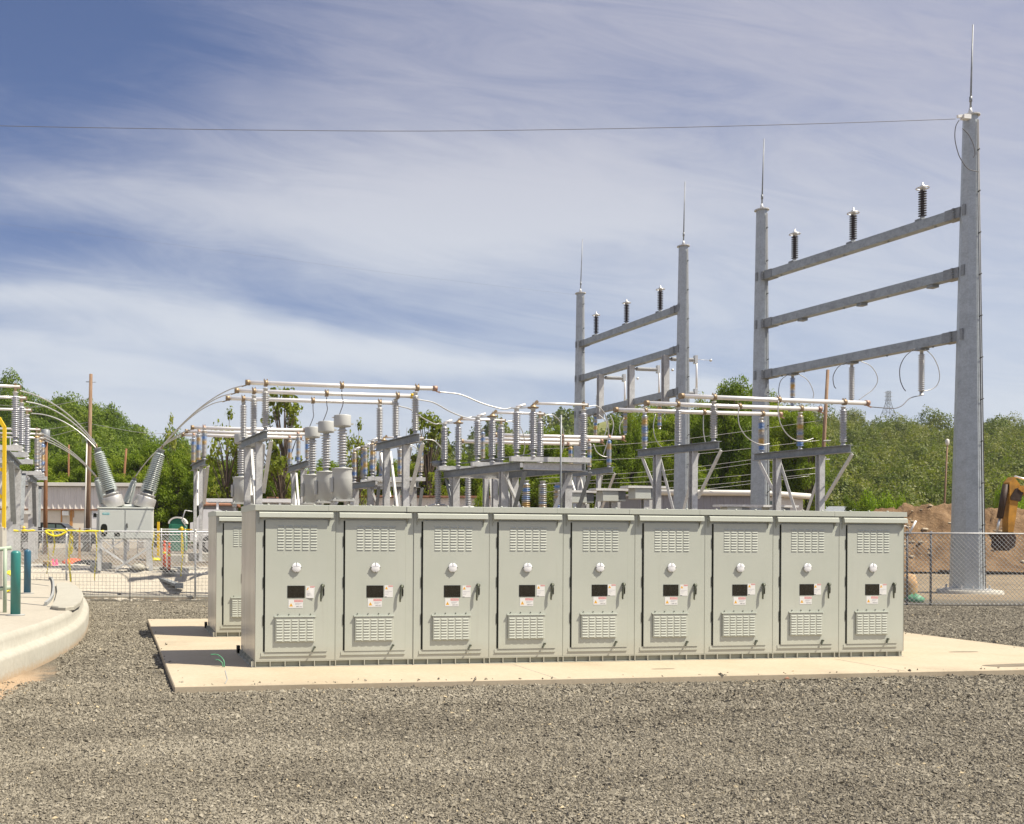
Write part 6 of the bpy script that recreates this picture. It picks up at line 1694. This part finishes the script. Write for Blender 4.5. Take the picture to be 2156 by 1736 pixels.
tree(748, 890, 92, 86, 'airy_b', 'small yellow green tree behind the instrument transformers')
tree(903, 856, 118, 87, 'airy_a', 'airy tree behind the second near bus stand, over the farther switch')
tree(365, 880, 66, 110, 'airy_b', 'pale thin tree on the shoulder of the wooded hill')
tree(1545, 772, 96, 90, 'dense_c', 'tallest dense tree, rising between the two gantries')
tree(1500, 820, 70, 91, 'dense_b', 'dense rounded tree just beside the tallest tree')
tree(1674, 832, 118, 86, 'dense_b', 'big dense tree filling the space beside the outer gantry pole')
tree(1705, 895, 70, 84, 'dense_a', 'dense light green tree next to the leaning utility pole')
tree(1582, 812, 92, 92, 'dense_a', 'dense tree leaning out between the tallest tree and the outer gantry pole')
tree(1455, 838, 96, 93, 'dense_b', 'broad dense tree behind the inner gantry pole and bright tubes')
tree(1648, 862, 104, 88, 'dense_a', 'broad dense tree right behind the outer gantry pole')
tree(1330, 862, 60, 89, 'dense_a', 'tree with a pointed top seen between the smaller gantry legs')
tree(1620, 940, 60, 82, 'low', 'round green tree standing low behind the outer gantry pole')
for px, yt, w, k, lab in ((1790, 1050, 48, 'low', 'yellowish bush at the hill foot'), (1822, 1046, 56, 'bright', 'bright lime bush, the tallest of the row just above the cabinet roof'), (1862, 1052, 58, 'bright', 'bright lime bush in the middle of the row above the cabinet roof'), (1896, 1056, 40, 'bright', 'small lime bush at the end of the row, next to the dirt pile'),
                     (1700, 1052, 34, 'bright', 'small lime bush behind the white end wall of the shed'), (2118, 1022, 60, 'bright', 'green bush behind the excavator arm'), (2030, 1040, 50, 'low', 'bush on top of the dirt pile by the gantry pole'), (2150, 1048, 36, 'bright', 'small lime bush seen under the excavator boom'), (1010, 1040, 40, 'bright', 'small light green bush under the farther frame')):
    tree(px, yt, w, 96 if px > 1640 else 80, k, lab, None, 'bush')
# bare dead tree
p = at(845, 1120, 88); p.z = gh(p.x, p.y)
o = thing('tree', 'leafless dead tree with a few bare branches between bus stand insulators', 'tree', p)
mb = MB(); h = at(845, 905, 88).z - p.z
mb.tube([(0, 0, 0), (0.1, 0, h*0.5), (0, 0, h*0.75)], [0.12, 0.08, 0.04], 6); mb.build('trunk', M['bark'], o)
for e in ((-0.7, 0, h*0.98), (0.5, 0.1, h*1.02), (1.0, 0.2, h*0.9), (-0.2, 0.1, h*1.0)):
    mb = MB(); mb.tube([(0, 0, h*0.6), (e[0]*0.5, e[1], h*0.8), e], [0.05, 0.035, 0.012], 5); mb.build('branch', M['bark'], o)

# ---- hills
def hill(name, lab, xs_, ys_, d0, d1, drop, mat, zb=0.6):
    pxs = np.arange(min(xs_), max(xs_) + 1, 18.0); T = np.linspace(0, 1.45, 34)
    yt = np.interp(pxs, xs_, ys_); V = []
    for t in T:
        dd = d0 + (d1 - d0) * t
        for x, y in zip(pxs, yt):
            zr = at(x, y, d1).z - drop
            k = t if t < 1 else 1 - (t - 1) / 0.45
            k = max(0, k); k = k ** 0.85 * (1 - 0.12 * math.sin(3.14 * k))
            w = at(x, 1124, dd)
            V.append((w.x, w.y, zb - 1.5 + (zr - zb + 1.5) * k + 0.8 * math.sin(x * 0.05 + dd * 0.1) * k))
    V = np.array(V); n = len(pxs)
    i, j = np.meshgrid(np.arange(n - 1), np.arange(len(T) - 1)); b = (j * n + i).ravel()
    o = link(name, numpy_mesh(name, V, np.stack([b, b+1, b+n+1, b+n], 1), [M[mat]], True))
    tag(o, lab, 'hill', kind='structure')
    return V.reshape(len(T), n, 3)
def forest(lab, G, n, mat, seed, Rr, size, nl, tmax=1.06):
    r = np.random.default_rng(seed)
    nt, nx_, _ = G.shape
    base = []
    for k in range(5):
        dv = r.normal(size=(nl, 3)); dv[:, 2] = np.abs(dv[:, 2]) * 1.1 - 0.25; dv /= np.linalg.norm(dv, axis=1)[:, None]
        ph = r.uniform(0, 6.28, 4)
        lump = 0.86 + 0.16*np.sin(4*dv[:, 0] + ph[0])*np.sin(5*dv[:, 1] + ph[1]) + 0.10*np.sin(9*dv[:, 0] + 7*dv[:, 2] + ph[2]) + 0.08*np.sin(8*dv[:, 1] - 6*dv[:, 2] + ph[3])
        P = dv * (lump * (0.72 + 0.28 * r.random(nl) ** 0.4))[:, None] * np.array([1, 1, 1.25]) + np.array([0, 0, 0.7])
        nrm = dv * 0.9 + r.normal(size=(nl, 3)) * 0.42; nrm /= np.linalg.norm(nrm, axis=1)[:, None]
        t = np.cross(nrm, r.normal(size=(nl, 3))); t /= np.linalg.norm(t, axis=1)[:, None]; b = np.cross(nrm, t)
        sz = size * r.uniform(0.55, 1.35, nl)[:, None]
        base.append((np.stack([P - t*sz*0.6, P - b*sz*0.42, P + t*sz*0.6, P + b*sz*0.42], 1).reshape(-1, 3), np.arange(nl*4).reshape(-1, 4)))
    Vs, Fs, off = [], [], 0
    for k in range(n):
        t = r.random() * tmax / 1.45 * (nt - 1); i = r.random() * (nx_ - 1.01)
        a, b = int(t), int(i)
        p = G[a, b] + (G[min(a+1, nt-1), b] - G[a, b]) * (t - a) + (G[a, b+1] - G[a, b]) * (i - b)
        V, Fq = base[r.integers(0, 5)]
        s = Rr * r.uniform(0.65, 1.35); an = r.uniform(0, 6.28); ca, sa = math.cos(an), math.sin(an)
        W = np.stack([V[:, 0]*ca - V[:, 1]*sa, V[:, 0]*sa + V[:, 1]*ca, V[:, 2] * r.uniform(0.85, 1.35)], 1) * s + p
        Vs.append(W); Fs.append(Fq + off); off += len(V)
    o = link('hillside_forest', numpy_mesh('hillside_forest', np.concatenate(Vs), np.concatenate(Fs), [M[mat]], False))
    tag(o, lab, 'forest', kind='stuff')
HL = hill('wooded_hill', 'steep wooded hill rising behind the white metal building', [-420, -250, -100, 0, 40, 60, 80, 150, 200, 240, 270, 300, 330, 360, 395, 430, 470, 520, 600, 700], [740, 752, 778, 792, 800, 806, 816, 832, 846, 864, 885, 895, 905, 922, 935, 950, 960, 978, 1000, 1060], 118, 205, 4.0, 'hill_floor')
forest('mixed green woodland covering the hill behind the white metal building', HL, 1000, 'leaf_hill', 21, 2.05, 0.125, 560)
HR = hill('far_wooded_hill', 'far wooded hill behind the tall gantry and dirt pile', [1560, 1640, 1700, 1760, 1790, 1850, 1900, 1960, 2010, 2060, 2100, 2156, 2300, 2500], [885, 874, 866, 876, 868, 888, 882, 880, 893, 888, 884, 886, 880, 890], 135, 300, 5.0, 'hill_floor')
forest('mixed green woodland covering the far hill behind the tall gantry', HR, 1250, 'leaf_far', 22, 2.9, 0.095, 850)
HC = hill('far_ridge', 'far olive green ridge glimpsed beyond the tree belt', [800, 900, 1000, 1100, 1200, 1240, 1300, 1350, 1400, 1500, 1620, 1750], [1000, 960, 930, 905, 880, 872, 862, 868, 862, 866, 872, 880], 240, 380, 3.0, 'hill_olive')
forest('pale olive woodland on the far ridge beyond the tree belt', HC, 260, 'leaf_far', 23, 4.0, 0.22, 260)
HAZE = True
# ================================================================ LIGHT, SKY, CAMERA
SUN_DIR = Vector((-0.56, 0.30, -1.0)).normalized()
elev = math.asin(-SUN_DIR.z)
azim = math.atan2(-SUN_DIR.x, -SUN_DIR.y)          # clockwise from +Y
sl = bpy.data.lights.new('sun', 'SUN'); sl.energy = 5.0; sl.angle = R(0.53); sl.color = (1.0, 0.915, 0.77)
so = bpy.data.objects.new('sun', sl); COL.objects.link(so)
so.rotation_mode = 'QUATERNION'; so.rotation_quaternion = Vector((0, 0, -1)).rotation_difference(SUN_DIR); so.location = (20, -20, 40)

w = bpy.data.worlds.new('World'); SC.world = w; w.use_nodes = True
nt = w.node_tree; N = nt.nodes; Lk = nt.links
bg = N['Background']; bg.inputs['Strength'].default_value = 0.052
sky = N.new('ShaderNodeTexSky'); sky.sky_type = 'NISHITA'; sky.sun_disc = False
sky.sun_elevation = elev; sky.sun_rotation = azim; sky.air_density = 1.0; sky.dust_density = 0.6; sky.ozone_density = 2.2; sky.altitude = 200
def nd(t, **k):
    x = N.new(t)
    for a, b in k.items(): setattr(x, a, b)
    return x
def mth(op, a, b=0.0, clamp=False):
    x = nd('ShaderNodeMath', operation=op); x.use_clamp = clamp
    for i, v in enumerate((a, b)):
        if hasattr(v, 'links'): Lk.new(v, x.inputs[i])
        else: x.inputs[i].default_value = v
    return x.outputs[0]
def sstep(a, b, v):
    x = nd('ShaderNodeMapRange', interpolation_type='SMOOTHSTEP'); x.inputs['From Min'].default_value = a; x.inputs['From Max'].default_value = b
    Lk.new(v, x.inputs['Value']); return x.outputs[0]
SKYT = (1.15, 1.10, 1.30); CLOUD_LOW = (8.9, 9.5, 10.4); CLOUD_HIGH = (7.0, 7.0, 8.1)
tc = nd('ShaderNodeTexCoord'); sp = nd('ShaderNodeSeparateXYZ'); Lk.new(tc.outputs['Generated'], sp.inputs[0])
dx, dy, dz = sp.outputs
# cirrus laid out over the northern half of the sky by bearing and height
fwd = mth('MAXIMUM', mth('ADD', mth('MULTIPLY', dx, SA), mth('MULTIPLY', dy, CA)), 0.08)
U0 = mth('DIVIDE', mth('SUBTRACT', mth('MULTIPLY', dx, CA), mth('MULTIPLY', dy, SA)), fwd)
V0 = mth('DIVIDE', dz, fwd)
TH = R(-11)
al = mth('ADD', mth('MULTIPLY', U0, math.cos(TH)), mth('MULTIPLY', V0, math.sin(TH)))
ac = mth('ADD', mth('MULTIPLY', U0, -math.sin(TH)), mth('MULTIPLY', V0, math.cos(TH)))
def cl_noise(sa, sc_, ox, oy, detail, rough, dist=0.0, out='Fac'):
    c = nd('ShaderNodeCombineXYZ'); Lk.new(mth('ADD', mth('MULTIPLY', al, sa), ox), c.inputs[0]); Lk.new(mth('ADD', mth('MULTIPLY', ac, sc_), oy), c.inputs[1])
    n = nd('ShaderNodeTexNoise'); n.inputs['Scale'].default_value = 1.0; n.inputs['Detail'].default_value = detail; n.inputs['Roughness'].default_value = rough; n.inputs['Distortion'].default_value = dist
    Lk.new(c.outputs[0], n.inputs['Vector']); return n.outputs[out]
wu = mth('MULTIPLY', mth('SUBTRACT', cl_noise(3.0, 5.0, 2.1, 7.7, 4, 0.55), 0.5), 0.30)
wv = mth('MULTIPLY', mth('SUBTRACT', cl_noise(3.2, 5.5, 8.4, 1.3, 4, 0.55), 0.5), 0.085)
U, V_ = mth('ADD', U0, wu), mth('ADD', V0, wv)
def uv(x, y): return ((x - 600) / 2070.0, (1128 - y) / 2070.0)
def gauss(d2): return mth('POWER', 2.71828, mth('MULTIPLY', d2, -1.0))
def band(x0, y0, x1, y1, w, amp):                 # a long streak
    (a0, b0), (a1, b1) = uv(x0, y0), uv(x1, y1)
    L = math.hypot(a1 - a0, b1 - b0); nx_, ny_ = -(b1 - b0) / L, (a1 - a0) / L; w = w / 2070.0
    d = mth('ADD', mth('MULTIPLY', mth('SUBTRACT', U, a0), nx_ / w), mth('MULTIPLY', mth('SUBTRACT', V_, b0), ny_ / w))
    return mth('MULTIPLY', gauss(mth('MULTIPLY', d, d)), amp)
def puff(x, y, rx, ry, amp):                      # a soft patch
    a, b = uv(x, y)
    p, q_ = mth('MULTIPLY', mth('SUBTRACT', U, a), 2070.0 / rx), mth('MULTIPLY', mth('SUBTRACT', V_, b), 2070.0 / ry)
    return mth('MULTIPLY', gauss(mth('ADD', mth('MULTIPLY', p, p), mth('MULTIPLY', q_, q_))), amp)
parts = [puff(60, 60, 600, 340, -0.62), puff(560, 250, 330, 120, 0.18), puff(930, 430, 520, 150, 0.55), puff(330, 420, 380, 60, 0.22),
         puff(1950, 160, 560, 300, 0.24), puff(1380, 230, 330, 130, -0.14), puff(1250, 560, 260, 60, -0.12), puff(1750, 560, 500, 160, 0.12),
         band(0, 495, 1150, 735, 58, -0.17), puff(120, 505, 420, 70, -0.16), puff(760, 650, 330, 40, -0.12), band(0, 606, 1200, 806, 26, 0.30), puff(500, 730, 500, 40, 0.14), band(0, 690, 1000, 830, 26, -0.14), puff(1650, 740, 500, 70, -0.12), puff(100, 740, 700, 60, 0.10)]
tot = parts[0]
for p_ in parts[1:]: tot = mth('ADD', tot, p_)
fine = cl_noise(4.0, 21.0, 1.2, 9.0, 9, 0.66, 1.4); mass = cl_noise(2.2, 4.5, 5.2, 3.1, 5, 0.55, 0.3)
tot = mth('ADD', tot, mth('ADD', mth('MULTIPLY', mth('SUBTRACT', fine, 0.5), 0.60), mth('MULTIPLY', mth('SUBTRACT', mass, 0.5), 0.55)))
cov = mth('MULTIPLY', sstep(-0.05, 1.05, mth('ADD', mth('ADD', tot, 0.55), mth('MULTIPLY', mth('SUBTRACT', 1.0, sstep(0.10, 0.26, V0)), 0.26))), 0.95)
mix = nd('ShaderNodeMix', data_type='RGBA'); Lk.new(cov, mix.inputs[0])
hs = nd('ShaderNodeMix', data_type='RGBA', blend_type='MULTIPLY'); hs.inputs[0].default_value = 1.0
Lk.new(sky.outputs[0], hs.inputs[6]); hs.inputs[7].default_value = (SKYT[0], SKYT[1], SKYT[2], 1)
cc_ = nd('ShaderNodeMix', data_type='RGBA'); Lk.new(sstep(0.16, 0.52, V0), cc_.inputs[0])
cc_.inputs[6].default_value = (*CLOUD_LOW, 1); cc_.inputs[7].default_value = (*CLOUD_HIGH, 1)
Lk.new(hs.outputs[2], mix.inputs[6]); Lk.new(cc_.outputs[2], mix.inputs[7])
Lk.new(mix.outputs[2], bg.inputs['Color'])

cam = bpy.data.cameras.new('camera'); co = bpy.data.objects.new('camera', cam); COL.objects.link(co)
cam.sensor_fit = 'HORIZONTAL'; cam.sensor_width = 36; cam.lens = F / 2156 * 36
cam.shift_x = (1078 - PX) / 2156; cam.shift_y = (PY - 868) / 2156
cam.clip_start = 0.1; cam.clip_end = 5000
rt, up, fw = Vector((CA, -SA, 0)), Vector((0, 0, 1)), Vector((SA, CA, 0))
cxv = (rt + up * ROLL).normalized(); cyv = (up - rt * ROLL).normalized()
co.matrix_world = Matrix(((cxv.x, cyv.x, -fw.x, 0), (cxv.y, cyv.y, -fw.y, 0), (cxv.z, cyv.z, -fw.z, CAMZ), (0, 0, 0, 1)))
SC.camera = co
SC.view_settings.view_transform = 'Standard'; SC.view_settings.look = 'None'; SC.view_settings.exposure = 0.6; SC.view_settings.gamma = 1.0
SC.cycles.max_bounces = 6; SC.cycles.diffuse_bounces = 1; SC.cycles.glossy_bounces = 3; SC.cycles.transmission_bounces = 3; SC.cycles.transparent_max_bounces = 6

def haze_box():
    m = bpy.data.materials.new('thin_haze'); m.use_nodes = True
    t = m.node_tree; t.nodes.clear()
    o = t.nodes.new('ShaderNodeOutputMaterial'); v = t.nodes.new('ShaderNodeVolumePrincipled')
    v.inputs['Color'].default_value = (0.80, 0.87, 0.95, 1); v.inputs['Density'].default_value = 0.00013; v.inputs['Anisotropy'].default_value = 0.2
    t.links.new(v.outputs[0], o.inputs['Volume'])
    mb = MB(); mb.box((-950, -350, -3.0), (1050, 1250, 120.0))
    return tag(mb.build('haze', m), 'thin summer haze over the yard and hills', 'haze', kind='stuff')
if HAZE: haze_box()
